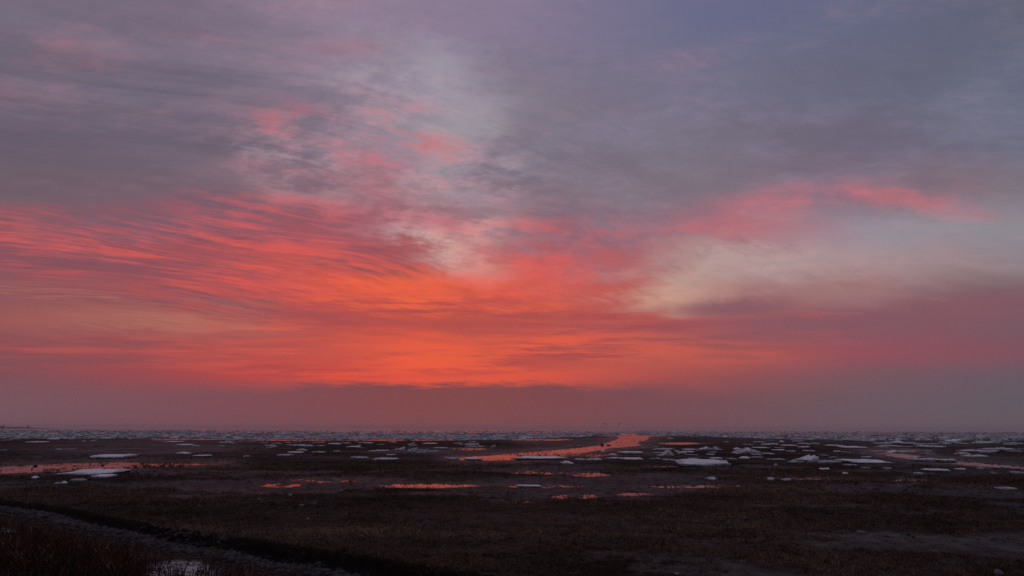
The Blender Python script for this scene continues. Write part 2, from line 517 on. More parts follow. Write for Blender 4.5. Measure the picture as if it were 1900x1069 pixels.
M_pack, t, b = mat('pack_ice')
p = geo_pos(t)
i1 = t.noise(p, 0.5, 5, 0.65)
icec = t.mix(t.smooth(i1, 0.35, 0.62), (0.30, 0.295, 0.30, 1), (0.68, 0.68, 0.72, 1))
icec = t.mix(get_attr(t, 'tint'), icec, (0.13, 0.12, 0.12, 1))
t.put(b.inputs['Base Color'], icec)
b.inputs['Roughness'].default_value = 0.7

M_grass, t, b = mat('seablite')
tint = get_attr(t, 'tint')
gc = t.ramp(tint, [(0.0, (0.052, 0.034, 0.028, 1)), (0.45, (0.14, 0.083, 0.062, 1)), (0.8, (0.20, 0.128, 0.095, 1)), (1.0, (0.30, 0.22, 0.15, 1))], 'LINEAR')
t.put(b.inputs['Base Color'], gc)
b.inputs['Roughness'].default_value = 0.85
b.inputs['Specular IOR Level'].default_value = 0.02

M_rock = simple('basalt', (0.018, 0.017, 0.019), (0.062, 0.056, 0.057), 3.0, 0.75, 0.7, 0.05, spec=0.3)
M_paleRock = simple('pale_stone', (0.06, 0.056, 0.054), (0.17, 0.16, 0.155), 4.0, 0.8, 0.6, 0.04)
M_clod = simple('mud_clod', (0.016, 0.014, 0.014), (0.034, 0.029, 0.028), 6.0, 0.9, 0.8, 0.05, spec=0.1)
M_twig = simple('dry_twig', (0.018, 0.010, 0.008), (0.045, 0.024, 0.016), 12.0, 0.9, 0.0, spec=0.15)
M_bird = simple('dark_plumage', (0.018, 0.017, 0.019), (0.05, 0.047, 0.05), 14.0, 0.8, 0.0, spec=0.2)
M_blue = simple('blue_plastic', (0.012, 0.02, 0.09), (0.02, 0.035, 0.14), 9.0, 0.45, 0.5, 0.03)
M_red = simple('red_plastic', (0.18, 0.015, 0.02), (0.28, 0.03, 0.035), 9.0, 0.45, 0.4, 0.02)
M_orange = simple('orange_plastic', (0.26, 0.10, 0.04), (0.36, 0.15, 0.06), 9.0, 0.5, 0.4, 0.02)
M_white = simple('white_foam', (0.26, 0.25, 0.25), (0.46, 0.44, 0.44), 9.0, 0.7, 0.4, 0.02)
M_iron = simple('weathered_steel', (0.04, 0.038, 0.042), (0.09, 0.08, 0.08), 0.6, 0.7, 0.0)
M_shore = simple('far_land', (0.03, 0.028, 0.028), (0.05, 0.045, 0.04), 0.01, 0.95, 0.0)

# ------------------------------------------------------------------ the lie of the land
SCARP_A, SCARP_B = np.array(G(0, 926, 0.35)), np.array(G(900, 1064, 0.6))
sdir = (SCARP_B - SCARP_A) / np.linalg.norm(SCARP_B - SCARP_A)
snor = np.array([-sdir[1], sdir[0]])
if snor @ (np.array([0, 0]) - SCARP_A) < 0:
    snor = -snor                                # points to the sea dyke on which the camera stands


def scarp_s(x, y):
    s = (x - SCARP_A[0]) * snor[0] + (y - SCARP_A[1]) * snor[1]
    u = (x - SCARP_A[0]) * sdir[0] + (y - SCARP_A[1]) * sdir[1]
    return s + (fbm(u * 0.12, u * 0 + 3, 5, 4) - 0.5) * 1.3, u


def poly_sd(px, py, poly, ky=4.0):
    """signed distance (inside positive) on the chart, rows stretched"""
    P = np.array(poly, float) * (1, ky)
    qx, qy = px, py * ky
    best = np.full(px.shape, 1e9)
    inside = np.zeros(px.shape, bool)
    for (x0, y0), (x1, y1) in zip(P, np.roll(P, -1, 0)):
        ex, ey = x1 - x0, y1 - y0
        t = np.clip(((qx - x0) * ex + (qy - y0) * ey) / (ex * ex + ey * ey + 1e-9), 0, 1)
        best = np.minimum(best, np.hypot(qx - x0 - t * ex, qy - y0 - t * ey))
        cr = ((y0 > qy) != (y1 > qy)) & (qx < ex * (qy - y0) / (ey + 1e-12) + x0)
        inside ^= cr
    return np.where(inside, best, -best)


CREEKS = [   # outlines of open water on the chart
    [(1152, 806), (1176, 805.5), (1200, 810), (1199, 816), (1182, 819), (1186, 826), (1130, 831), (1100, 836), (1078, 840.5), (1040, 845), (1000, 850), (955, 853),
     (905, 853.5), (855, 853), (846, 851), (880, 847.5), (930, 843.5), (1000, 838), (1060, 833), (1110, 828), (1128, 822), (1148, 816), (1152, 811), (1146, 808)],
    [(-160, 868), (0, 866), (60, 862.5), (130, 860), (225, 857.5), (290, 860), (420, 860.5), (360, 863), (300, 865), (240, 869), (210, 872.5), (150, 874.5), (80, 876), (0, 879), (-160, 884)],
    [(1610, 836), (1655, 834.2), (1705, 835.5), (1695, 838.5), (1650, 839.2), (1622, 838)],
    [(1628, 841), (1668, 842), (1700, 845), (1735, 851), (1790, 857), (1850, 862), (1910, 867), (2100, 878), (2100, 884), (1905, 871), (1840, 866), (1780, 861), (1720, 855), (1680, 850), (1650, 845)],
]
POOLS = [    # shallow standing water with plants in it: cx, cy, rx, ry, how full
    (782, 901, 112, 5.0, 1.0), (1075, 880, 60, 4.5, 0.9), (995, 877, 55, 3.5, 0.8), (600, 893, 80, 7, 0.5), (1075, 921, 55, 6, 0.9), (965, 932, 45, 5, 0.95),
    (1290, 902, 120, 3.2, 0.85), (1690, 890, 48, 3.6, 0.9), (1180, 917, 45, 4, 0.75), (520, 900, 45, 5, 0.7), (870, 833, 35, 2.5, 0.7), (1262, 823, 45, 2.2, 0.9),
    (560, 817, 120, 1.3, 0.8), (760, 816.5, 110, 1.2, 0.85), (360, 815, 90, 1.4, 0.85), (1010, 816, 60, 1.6, 0.8), (1100, 844.5, 70, 2.2, 0.7), (260, 841.5, 30, 1.0, 0.7), (78, 848, 20, 1.0, 0.6),
    (1500, 888, 75, 2.4, 0.75), (1340, 805.5, 90, 1.2, 0.9), (1870, 833, 60, 1.2, 0.8), (1240, 866, 40, 2.5, 0.7), (1010, 902, 75, 4, 0.62)]
MUD = [(260, 833, 270, 13, 0.9), (300, 820, 230, 4, 0.7), (830, 839, 190, 4.5, 0.9), (1050, 820, 110, 9, 0.8), (430, 908, 250, 15, 0.65), (600, 896, 160, 10, 0.65), (1130, 903, 300, 20, 0.6),
       (1120, 842, 130, 5, 0.8), (1650, 910, 300, 12, 0.6), (950, 975, 220, 12, 0.30), (1750, 855, 240, 10, 0.6), (1350, 868, 160, 5, 0.6), (1780, 820, 200, 10, 0.5), (260, 880, 110, 8, 0.75),
       (1000, 1055, 160, 16, 0.35), (1500, 820, 240, 10, 0.3)]
GRASS = [(90, 829.5, 200, 4.0, 0.8), (390, 840, 130, 5, 0.5), (430, 818, 130, 3.5, 0.6), (560, 832, 200, 5, 0.7), (620, 866, 420, 11, 0.55), (900, 884, 260, 6, 0.5), (120, 893, 300, 5, 0.5),
         (1480, 862, 140, 7, 0.4), (1560, 880, 140, 4, 0.6), (1850, 905, 160, 12, 0.5), (330, 868, 120, 3, 0.5), (1400, 824, 180, 6, 0.4)]


def ell(px, py, L):
    f = np.zeros(px.shape)
    for cx, cy, rx, ry, k in L:
        d = np.hypot((px - cx) / rx, (py - cy) / ry)
        f = np.maximum(f, k * sstep(d, 1.25, 0.55))
    return f


def land(x, y):
    """height and surface masks at ground points"""
    px, py = proj(x, y, np.full(x.shape, 0.05))
    front = (y > 5)
    r = np.hypot(x, y)
    s, u = scarp_s(x, y)
    base = 0.12 + (0.20 + 0.26 * np.clip(u / 36, 0, 1.2)) * np.exp(np.minimum(s, 0) / 11.0)
    rough = (fbm(x * 0.035, y * 0.035, 1, 4) - 0.5) * 0.20 + (fbm(x * 0.22, y * 0.22, 2, 3) - 0.5) * 0.13
    rough = rough * np.clip(r / 12, 0.3, 1) + (fbm(x * 1.3, y * 1.3, 3, 3) - 0.5) * 0.05
    h = base + rough
    gn = 0.6 * fbm(x * 0.05, y * 0.09, 8, 5, 0.6) + 0.4 * fbm(x * 0.22, y * 0.3, 9, 4, 0.6)
    grass = sstep(gn + 0.30 * ell(px, py, GRASS) - 0.30 * ell(px, py, MUD), 0.42, 0.52)
    grass *= sstep(r, 420, 250)
    h = h + 0.07 * grass * np.clip(r / 40, 0.3, 1)
    # water
    nz = (fbm(x * 0.10, y * 0.10, 21, 4) - 0.5) * 9 + (fbm(px * 0.05, py * 0.35, 23, 3) - 0.5) * 6
    wet = np.zeros(x.shape)
    nz_all = nz
    for c in CREEKS:
        nz = nz_all * (0.35 if c is CREEKS[0] else 0.6)
        sd = np.where(front, poly_sd(px, py, c), -999.0)
        wc = 0.8 * sstep(sd + nz, -75, -6)
        h = h * (1 - wc) + (0.045 + rough * 0.25) * wc
        grass = grass * (1 - 0.6 * wc)
        f = sstep(sd + nz, -6, 6)
        bed = -0.20 + (fbm(px * 0.02, py * 0.9, 25, 3) - 0.5) * (0.3 if c is CREEKS[0] else 0.42)
        h = h * (1 - f) + bed * f
        wet = np.maximum(wet, sstep(sd + nz, -70, 0))
    for cx, cy, rx, ry, k in POOLS:
        d = np.hypot((px - cx) / rx, (py - cy) / ry)
        d = np.where(front, d, 99)
        wc = 0.8 * sstep(d, 2.6, 1.0)
        h = h * (1 - wc) + (0.06 + rough * 0.3) * wc
        f = sstep(d + (fbm(px * 0.03, py * 0.25, 31, 3) - 0.5) * 0.5, 1.15, 0.6)
        pit = (-0.11 + (fbm(x * 1.2, y * 0.9, 33, 4, 0.65) - 0.5) * 0.62 + (1 - k) * 0.30)
        h = h * (1 - f) + pit * f
        wet = np.maximum(wet, sstep(d, 1.9, 0.7) * 0.9)
        grass = grass * (1 - 0.55 * f)
    wet = np.maximum(wet, (1 - grass) * (0.55 - 0.30 * sstep(r, 60, 110)))
    wet = np.maximum(wet, ell(px, py, MUD) * 0.85 * front)
    # beyond the flats the sea bed shelves away
    h = h - 0.17 * sstep(r, 300, 900) - 1.5 * sstep(r, 2300, 4200)
    # the dyke on this side of the scarp
    near = sstep(s, 0.0, 0.32)
    toe = 0.04 + 0.13 * np.clip(s, 0, 3.2) + 0.215 * np.clip(s - 3.2, 0, 9.0)
    toe = toe + (fbm(x * 0.5, y * 0.5, 41, 4) - 0.5) * 0.22 + (fbm(x * 2.5, y * 2.5, 42, 2) - 0.5) * 0.04
    toe = np.where(s > 11.5, np.minimum(toe, 2.35 + rough), toe)
    h = h * (1 - near) + toe * near
    grass = grass * (1 - near)
    scarp_shade = sstep(s, -0.05, 0.06) * sstep(s, 0.55, 0.2)  # mask of the painted shade: a strip down the scarp face
    wet = wet * (1 - near)
    px2, py2 = proj(x, y, h)
    frost = near * sstep(np.hypot((px2 - 338) / 66, (py2 - 1062) / 20), 1.3, 0.7) * (y > 5)
    frost = np.maximum(frost, 0.8 * near * sstep(np.hypot((px2 - 12) / 22, (py2 - 985) / 6), 1.2, 0.6) * (y > 5))
    return h, grass, wet, near, frost, s, scarp_shade


# ground as one sheet, rings of points round the dyke out to the sea
FAR = 9000.0
RIPPLE = 0.09                               # steepness of the ripples
dip = np.concatenate([np.linspace(330, 60, 240), np.linspace(59.4, 12, 130), np.linspace(11.6, 1.6, 42), [1.2, 0.9]])
rr = np.concatenate([[0.4, 1.5, 3, 5, 7, 9, 11, 13, 14.5], EYE * FPX / dip, [FAR]])
th = np.concatenate([np.linspace(-46, 46, 1000), np.linspace(50, 310, 66)])
th = np.radians(th)
TH, RR = np.meshgrid(th, rr)
X, Y = RR * np.sin(TH), RR * np.cos(TH)
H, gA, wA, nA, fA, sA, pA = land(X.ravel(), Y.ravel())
nr, nt = X.shape
idx = np.arange(nr * nt).reshape(nr, nt)
nxt = np.roll(idx, -1, 1)
quads = np.stack([idx[:-1], idx[1:], nxt[1:], nxt[:-1]], -1).reshape(-1, 4)
HG = H.reshape(X.shape)[:, :1000]
LR = np.log(rr)


def ground_z(x, y):
    """height of the flat, read off the sheet itself"""
    a = math.degrees(math.atan2(x, y))
    if abs(a) > 45.9:
        return float(land(np.array([x]), np.array([y]))[0][0])
    q = (a + 46) / 92 * 999
    i = min(int(q), 998)
    r_ = math.hypot(x, y)
    j = int(np.clip(np.searchsorted(rr, r_) - 1, 0, len(rr) - 2))
    fx, fy = q - i, min(1.0, max(0.0, (r_ - rr[j]) / (rr[j + 1] - rr[j])))
    return float((HG[j, i] * (1 - fx) + HG[j, i + 1] * fx) * (1 - fy) + (HG[j + 1, i] * (1 - fx) + HG[j + 1, i + 1] * fx) * fy)


me = np_mesh('mudflat', np.stack([X.ravel(), Y.ravel(), H], -1), quads, 4)
for nme, vals in (('grass', gA), ('wet', wA), ('bankside', nA), ('frost', fA), ('scarp_shade', pA)):
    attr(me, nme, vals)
smooth_shade(me)
tag(link('mudflat', me, M_mud), kind='structure')

# water: one sheet that shows wherever the flat lies lower, with low wind ripples that lengthen out over the flats
PER, LAM = 5, 0.014
nrow = int(math.log(2600 / 36.0) / (LAM / PER))
wr = np.concatenate([[3.0, 15, 30], 36.0 * np.exp(np.arange(nrow) * LAM / PER), [3000, 5000, FAR]])
wt = np.radians(np.concatenate([np.linspace(-46, 46, 110), np.linspace(52, 308, 44)]))
WT, WR = np.meshgrid(wt, wr)
WX, WY = WR * np.sin(WT), WR * np.cos(WT)
j = np.clip(np.arange(len(wr)) - 3, 0, nrow)[:, None] + 0 * WT
wob = fbm(WX * 0.045, WY * 0.045, 81, 3) * 9 + fbm(WT * 60, np.log(WR) * 30, 82, 3) * 7
ph1 = 2 * np.pi * j / PER * 0.83 + wob + 14 * WT
ph2 = 2 * np.pi * j / PER * 0.47 - 1.6 * wob - 23 * WT
gust = 0.45 + 0.75 * sstep(fbm(WX * 0.03, WY * 0.02, 83, 3), 0.35, 0.65)
fade = (sstep(WR, 34, 40) * sstep(WR, 2500, 1500)) * (np.abs(WT) < 0.79)
WZ = (np.sin(ph1) + 0.8 * np.sin(ph2)) * (RIPPLE * LAM / 6.283) * WR * gust * fade
WZ = np.clip(WZ, -0.06, 0.06)
idx = np.arange(WT.size).reshape(WT.shape)
nxt = np.roll(idx, -1, 1)
quads = np.stack([idx[:-1], idx[1:], nxt[1:], nxt[:-1]], -1).reshape(-1, 4)
me = np_mesh('tidal_water', np.stack([WX, WY, WZ], -1).reshape(-1, 3), quads, 4)
smooth_shade(me)
tag(link('tidal_water', me, M_water), kind='structure')

# far low coast
cv, cf = [], []
NS = 60
for i in range(NS):
    q = i / (NS - 1)
    a = R(-48 + 15.5 * q)
    hh = 17 * (1 - sstep(q, 0.72, 1.0)) * (0.7 + 0.6 * vnoise(np.array([q * 14.0]), np.array([0.5]), 4)[0]) + 0.5
    for rad, z in ((6200, -2), (6350, hh), (6700, hh * 0.9), (6900, -2)):
        cv.append((rad * math.sin(a), rad * math.cos(a), z))
for i in range(NS - 1):
    for j in range(3):
        cf.append((i * 4 + j, i * 4 + 4 + j, i * 4 + 5 + j, i * 4 + 1 + j))
tag(link('far_coast', np_mesh('far_coast', cv, cf, 4), M_shore), kind='structure')

# ------------------------------------------------------------------ vegetation (uncountable)
def blades(x, y, z, height, spread, width, nb, tints, lean=0.5):
    """nb pointed shoots for every plant; returns verts, tris, tint"""
    n = len(x)
    a = rng.uniform(0, 2 * np.pi, (n, nb))
    rad = np.abs(rng.normal(0, 0.5, (n, nb))) * spread[:, None]
    bx, by = x[:, None] + rad * np.cos(a), y[:, None] + rad * np.sin(a)
    bz = np.repeat(z[:, None], nb, 1) - 0.01
    hh = height[:, None] * rng.uniform(0.45, 1.1, (n, nb)) * np.clip(1.15 - rad / (spread[:, None] * 1.6 + 1e-6), 0.35, 1)
    la = a + rng.normal(0, 0.7, (n, nb))
    ln = hh * lean * rng.uniform(0.1, 1.1, (n, nb))
    wa = rng.uniform(0, np.pi, (n, nb))
    ww = width[:, None] * rng.uniform(0.6, 1.4, (n, nb)) * 0.5
    v = np.empty((n, nb, 3, 3))
    v[..., 0, 0], v[..., 0, 1], v[..., 0, 2] = bx - ww * np.cos(wa), by - ww * np.sin(wa), bz
    v[..., 1, 0], v[..., 1, 1], v[..., 1, 2] = bx + ww * np.cos(wa), by + ww * np.sin(wa), bz
    v[..., 2, 0], v[..., 2, 1], v[..., 2, 2] = bx + ln * np.cos(la), by + ln * np.sin(la), bz + hh
    tt = np.clip(np.repeat(tints[:, None], nb, 1) + rng.normal(0, 0.10, (n, nb)), 0, 1)
    return v.reshape(-1, 3), np.repeat(tt.reshape(-1), 3)


def scatter(n, x0, x1, y0, y1):
    px, py = rng.uniform(x0, x1, n), rng.uniform(y0, y1, n)
    d = np.stack([(px - 950) / FPX, -(py - 534.5) / FPX, -np.ones(n)], -1) @ CM.T
    tt = (0.1 - EYE) / d[:, 2]
    return d[:, 0] * tt, d[:, 1] * tt


VV, TT = [], []
for n, ya, yb, nb in ((9000, 812, 836, 7), (30000, 836, 872, 8), (46000, 868, 935, 10), (80000, 925, 1150, 14)):
    x, y = scatter(n, -180, 2080, ya, yb)
    h, g, w, nr_, f_, s_, _p = land(x, y)
    dens = 0.10 + 0.72 * g
    dens = np.where(h < -0.01, 0.42, dens)
    dens = np.where(h < -0.15, 0.0, dens)
    clump = 0.06 + 0.94 * sstep(0.6 * fbm(x * 0.9, y * 0.7, 55, 3, 0.6) + 0.4 * fbm(x * 3.1, y * 2.3, 56, 2), 0.42, 0.54)
    dens = dens * np.where(np.hypot(x, y) < 110, clump, 1.0)
    dens = np.maximum(dens, (h > 0.0) * 0.30 * sstep(fbm(x * 1.3, y * 0.8, 57, 3, 0.6), 0.48, 0.60) * (h > 0.0))
    keep = (rng.uniform(0, 1, n) < dens) & (s_ < 0.15)
    x, y, g = x[keep], y[keep], g[keep]
    inpool = h[keep] < 0
    h = np.maximum(h[keep], -0.02)
    r = np.hypot(x, y)
    pat = fbm(x * 0.25, y * 0.25, 51, 4)
    hgt = (0.05 + 0.28 * pat) * rng.uniform(0.5, 1.5, len(x)) * (0.6 + 0.5 * g) + np.where(inpool, 0.10, 0.0)
    hgt = hgt * (0.5 + 0.5 * sstep(r, 22, 70))
    tint = np.clip(-0.45 + 1.8 * fbm(x * 0.12, y * 0.16, 52, 5, 0.65) * rng.uniform(0.7, 1.15, len(x)) + 0.5 * (rng.uniform(0, 1, len(x)) > 0.985), 0, 1)
    bush = (rng.uniform(0, 1, len(x)) < 0.05) & (fbm(x * 0.3, y * 0.3, 58, 3) > 0.47)
    hgt = np.where(bush, hgt * 1.5 + 0.10, hgt)
    tint = np.where(bush, 0.0, tint)
    v, tn = blades(x, y, h, hgt, (0.07 + 0.0022 * r) * np.where(bush, 1.7, 1.0), 0.010 + 0.00042 * r, nb, tint, 1.5)
    VV.append(v)
    TT.append(tn)
V, T = np.concatenate(VV), np.concatenate(TT)
me = np_mesh('saltmarsh_grass', V, np.arange(len(V)), 3)
attr(me, 'tint', T)
tag(link('saltmarsh_grass', me, M_grass), 'low red brown saltmarsh plants covering the tidal flat', 'grass', kind='stuff')


def weed_geo(x, y, z, h, lean_a, lean, ntw, tint, width):
    """a tall dry weed: a bent stem with many side twigs, all slim strips"""
    v, tn = [], []
    side = np.array([math.cos(lean_a + 1.57), math.sin(lean_a + 1.57), 0])
    tip = np.array([math.cos(lean_a) * lean * h, math.sin(lean_a) * lean * h, h])
    p0 = np.array([x, y, z - 0.02])

    def at(q):
        return p0 + tip * np.array([q * q, q * q, q])
    for q0, q1 in ((0, 0.4), (0.4, 0.75), (0.75, 1.0)):
        a, b_ = at(q0), at(q1)
        w0, w1 = width * (1.1 - q0) / 2, width * (1.1 - q1) / 2
        v += [a - side * w0, a + side * w0, b_ + side * w1, a - side * w0, b_ + side * w1, b_ - side * w1]
        tn += [tint] * 6
    for k in range(ntw):
        q = random.uniform(0.2, 0.98)
        a = at(q)
        ang = random.uniform(0, 6.283)
        L = h * random.uniform(0.12, 0.34) * (1.15 - q * 0.6)
        e = a + np.array([math.cos(ang) * L * 0.6, math.sin(ang) * L * 0.6, L * 0.75])
        sd2 = np.array([math.cos(ang + 1.57), math.sin(ang + 1.57), 0]) * width * 0.4
        v += [a - sd2, a + sd2, e]
        tn += [min(1, tint + random.uniform(-0.05, 0.25))] * 3
    return v, tn


V, T = [], []
x, y = scatter(9000, -170, 480, 950, 1300)
h, g, w, nr_, f_, s_, _p = land(x, y)
thick = fbm(x * 0.4, y * 0.4, 61)
tall = 0.55 + 0.9 * fbm(x * 0.5, y * 0.5, 62)
px, py = proj(x, y, h)
keep = (s_ > 3.2 + 2.2 * thick) & (f_ < 0.4) & (rng.uniform(0, 1, len(x)) < np.where(px > 250, 0.45, 1.0)) & (s_ < 11) & (px < 520)
for x_, y_, h_, t_ in list(zip(x[keep], y[keep], h[keep], tall[keep]))[:2900]:
    tint = random.choice((0.05, 0.15, 0.25, 0.4, 0.3)) if random.random() < 0.94 else 1.0
    v, tn = weed_geo(x_, y_, h_, random.uniform(0.18, 0.6) * t_, random.uniform(0, 6.28), random.uniform(0.2, 0.9), 13, tint, 0.014)
    V += v
    T += tn
me = np_mesh('dry_weeds', np.array(V), np.arange(len(V)), 3)
M_weed = M_grass.copy()
M_weed.name = 'dry_weed'
for nd_ in M_weed.node_tree.nodes:
    if nd_.type == 'VALTORGB':
        for e_, c_ in zip(nd_.color_ramp.elements, ((0.035, 0.016, 0.013), (0.075, 0.030, 0.022), (0.11, 0.05, 0.034), (0.24, 0.17, 0.11))):
            e_.color = c_ + (1,)
attr(me, 'tint', T)
tag(link('dry_weeds', me, M_weed), 'tangle of dry brown weeds on the slope of the dyke', 'weeds', kind='stuff')


def shrub(name, label, group, x, y, h, n, spread, width, ntw=10):
    root = link(name, None)
    z = ground_z(x, y)
    root.location = (x, y, z)
    tag(root, label, 'shrub', group)
    v1, v2, t1, t2 = [], [], [], []
    for k in range(n):
        a = random.uniform(0, 6.283)
        q = random.uniform(0, 1) ** 0.7 * spread * 0.35
        v, tn = weed_geo(q * math.cos(a), q * math.sin(a), 0, h * random.uniform(0.6, 1.05), a, random.uniform(0.2, 1.0) * spread / h, ntw, 0.15, width)
        v1 += v[:18]
        v2 += v[18:]
        t1 += tn[:18]
        t2 += tn[18:]
    for nm, vv, tt in (('stems', v1, t1), ('twigs', v2, t2)):
        me = np_mesh(nm, np.array(vv), np.arange(len(vv)), 3)
        attr(me, 'tint', tt)
        root_p = tag(link(nm, me, M_grass, root if nm == 'stems' else root_p), kind='stuff')
    return root


for px, py, h, lab in ((290, 1062, 0.75, 'bare twiggy shrub standing before the frosty patch on the dyke'),
                       (385, 1058, 0.80, 'tall bare twiggy shrub on the stony edge of the frosty patch'),
                       (548, 1072, 0.70, 'sparse bare shrub on bare earth below the gravel strip'),
                       (75, 1010, 0.85, 'dark bare shrub with a bent branch among the dry weeds')):
    x, y = G(px, py, 0.8)
    shrub('twiggy_shrub', lab, 'bare shrubs on the dyke slope', x, y, h, 26, 0.5, 0.012)
NTH = ('first', 'second', 'third', 'fourth', 'fifth', 'sixth', 'seventh')
for i, (px, py, h) in enumerate(((236, 868, 0.40), (252, 867.5, 0.5), (268, 867, 0.55), (281, 868, 0.42), (302, 866, 0.5), (318, 866, 0.55), (336, 867, 0.42))):
    x, y = G(px, py, 0.1)
    shrub('bank_shrub', NTH[i] + ' low dark bush from the wide ice sheet, in the row on the creek brink', 'bushes along the creek', x, y, h, 40, 0.9, 0.035, 12)
for px, py, h, lab in ((140, 875.5, 0.32, 'small dark bush at the upper edge of the wide ice sheet'), (88, 878, 0.3, 'small dark bush on the creek brink next to the leaning stake')):
    x, y = G(px, py, 0.1)
    shrub('bank_shrub', lab, 'bushes along the creek', x, y, h, 34, 0.7, 0.03, 12)

# ------------------------------------------------------------------ stones
def rock_mesh(name, seed, flat=0.6, sub=1):
    bm = bmesh.new()
    bmesh.ops.create_icosphere(bm, subdivisions=sub, radius=1.0)
    rs = random.Random(seed)
    cuts = [(Vector((rs.gauss(0, 1), rs.gauss(0, 1), rs.gauss(0, 1))).normalized(), rs.uniform(0.55, 0.85)) for _ in range(7)]
    for v in bm.verts:
        for nrm, d in cuts:
            k = v.co.dot(nrm) - d
            if k > 0:
                v.co -= nrm * k
        v.co *= rs.uniform(0.92, 1.08)
        v.co.z *= flat
    return bm_mesh(name, bm)


# gravel strip under the scarp: too many to count
proto = []
for q in range(6):
    m_ = rock_mesh('pebble', 100 + q, 0.65, 1)
    vs = np.array([v.co for v in m_.vertices])
    fs = np.array([tuple(p_.vertices) for p_ in m_.polygons])
    proto.append((vs, fs))
    bpy.data.meshes.remove(m_)
V, F, off, cnt = [], [], 0, 0
NG = 5200
us = rng.uniform(-12, 46, NG)
ss = np.abs(rng.normal(0, 1.0, NG)) * 0.75 + 0.32 + rng.uniform(0, 0.4, NG)
gx = SCARP_A[0] + sdir[0] * us + snor[0] * ss
gy = SCARP_A[1] + sdir[1] * us + snor[1] * ss
gz = land(gx, gy)[0]
for x, y, z in zip(gx, gy, gz):
    vs, fs = random.choice(proto)
    sc = random.uniform(0.04, 0.10) if random.random() < 0.9 else random.uniform(0.10, 0.17)
    a = random.uniform(0, 6.28)
    c, s_ = math.cos(a), math.sin(a)
    M2 = np.array([[c, -s_, 0], [s_, c, 0], [0, 0, 1]]) * np.array([random.uniform(0.8, 1.4), 1, 1])
    V.append(vs @ M2.T * sc + (x, y, z + sc * 0.25))
    F.append(fs + off)
    off += len(vs)
me = np_mesh('gravel', np.concatenate(V), np.concatenate(F), 3)
tag(link('gravel', me, M_rock), 'strip of dark broken stones along the foot of the grassy scarp', 'gravel', kind='stuff')

ROCKM = [rock_mesh('rock', s_, f_, 2) for s_, f_ in ((1, 0.6), (2, 0.75), (3, 0.5), (4, 0.7), (5, 0.55))]


def place_rock(px, py, w, label, group=None, m=None, k=0, name='rock', cat='rock', flat=1.0, z=None):
    zz = 0.2 if z is None else z
    for _ in range(4):
        x, y = G(px, py, zz)
        zz = ground_z(x, y)
    d = math.hypot(x, y)
    sc = w * d / FPX / 2
    me = ROCKM[k % 5]
    if m is not None:
        me = me.copy()
        me.materials.clear()
        me.materials.append(m)
    o = link(name, me, M_rock)
    o.location = (x, y, max(zz, 0.0) + sc * 0.18)
    o.scale = (sc, sc * 0.8, sc * flat)
    o.rotation_euler = (0, 0, k * 1.3)
    return tag(o, label, cat, group)


for m_ in ROCKM:
    m_.materials.append(M_rock)
place_rock(1117, 829.5, 8.5, 'dark rounded boulder standing in the winding pink creek beside a lower one', None, None, 1, 'boulder', 'boulder', 1.5)
place_rock(1129, 829.5, 8.5, 'dark flat boulder standing in the winding pink creek beside a rounder one', None, None, 2, 'boulder', 'boulder', 1.15)
place_rock(1597, 990, 15, 'flat boulder with a pale top among the brown marsh plants', None, M_paleRock, 2, 'boulder', 'boulder')
for i, (px, py, w) in enumerate(((1504, 908, 8), (1622, 908.5, 8), (1700, 909.5, 7), (1758, 922, 6), (1751, 921, 7))):
    place_rock(px, py, w, 'small dark stone on the bare grey mud of the marsh', 'dark stones on the bare mud', None, i)
for i, (px, py, w) in enumerate(((1685, 990, 9), (1645, 996, 8), (1694, 997, 7), (1774, 995, 8), (1548, 975, 6), (1714, 1032, 9), (181, 932, 9), (165, 924, 6), (205, 923, 8), (330, 936, 10), (1480, 1012, 8))):
    place_rock(px, py, w, 'small black stone half hidden among the brown marsh plants', 'black stones among the plants', None, i + 1)
for i, (px, py, w) in enumerate(((421, 1033, 11), (405, 1025, 9), (478, 1040, 17), (446, 1056, 9), (505, 1050, 9), (470, 1022, 8), (347, 1026, 9))):
    place_rock(px, py, w, 'dark stone lying loose on the earth below the gravel strip', 'loose stones below the gravel', None, i)
place_rock(1852, 1068, 20, 'grey rounded boulder with a pale rim among short marsh plants', None, M_paleRock, 3, 'boulder', 'boulder')

for i in range(46):
    px, py = random.gauss(240, 32), random.uniform(874, 887)
    if not 186 < px < 318:
        continue
    w = random.uniform(3, 6.5)
    lab = ('tiny', 'small', 'broad')[int((w - 3) / 1.17) if w < 6.5 else 2] + ' black clod of mud on bare ground '
    lab += 'next to the ice sheet' if px < 225 else ('close behind the creek bushes' if py < 880 else 'along the edge of the brown plants')
    place_rock(px, py, w, lab, 'mud clods behind the bushes', M_clod, i, 'mud_clod', 'clod')
place_rock(193, 877, 13, 'large black clod of mud at the end of the white ice sheet', None, M_clod, 3, 'mud_clod', 'clod', 1.1)
place_rock(65, 872, 7, 'black lump of mud beside the leaning stake in the creek', None, M_clod, 1, 'mud_clod', 'clod', 1.0)
place_rock(190, 867, 6, 'square black lump of mud at the water edge by the ice sheet', None, M_clod, 4, 'mud_clod', 'clod', 1.6)


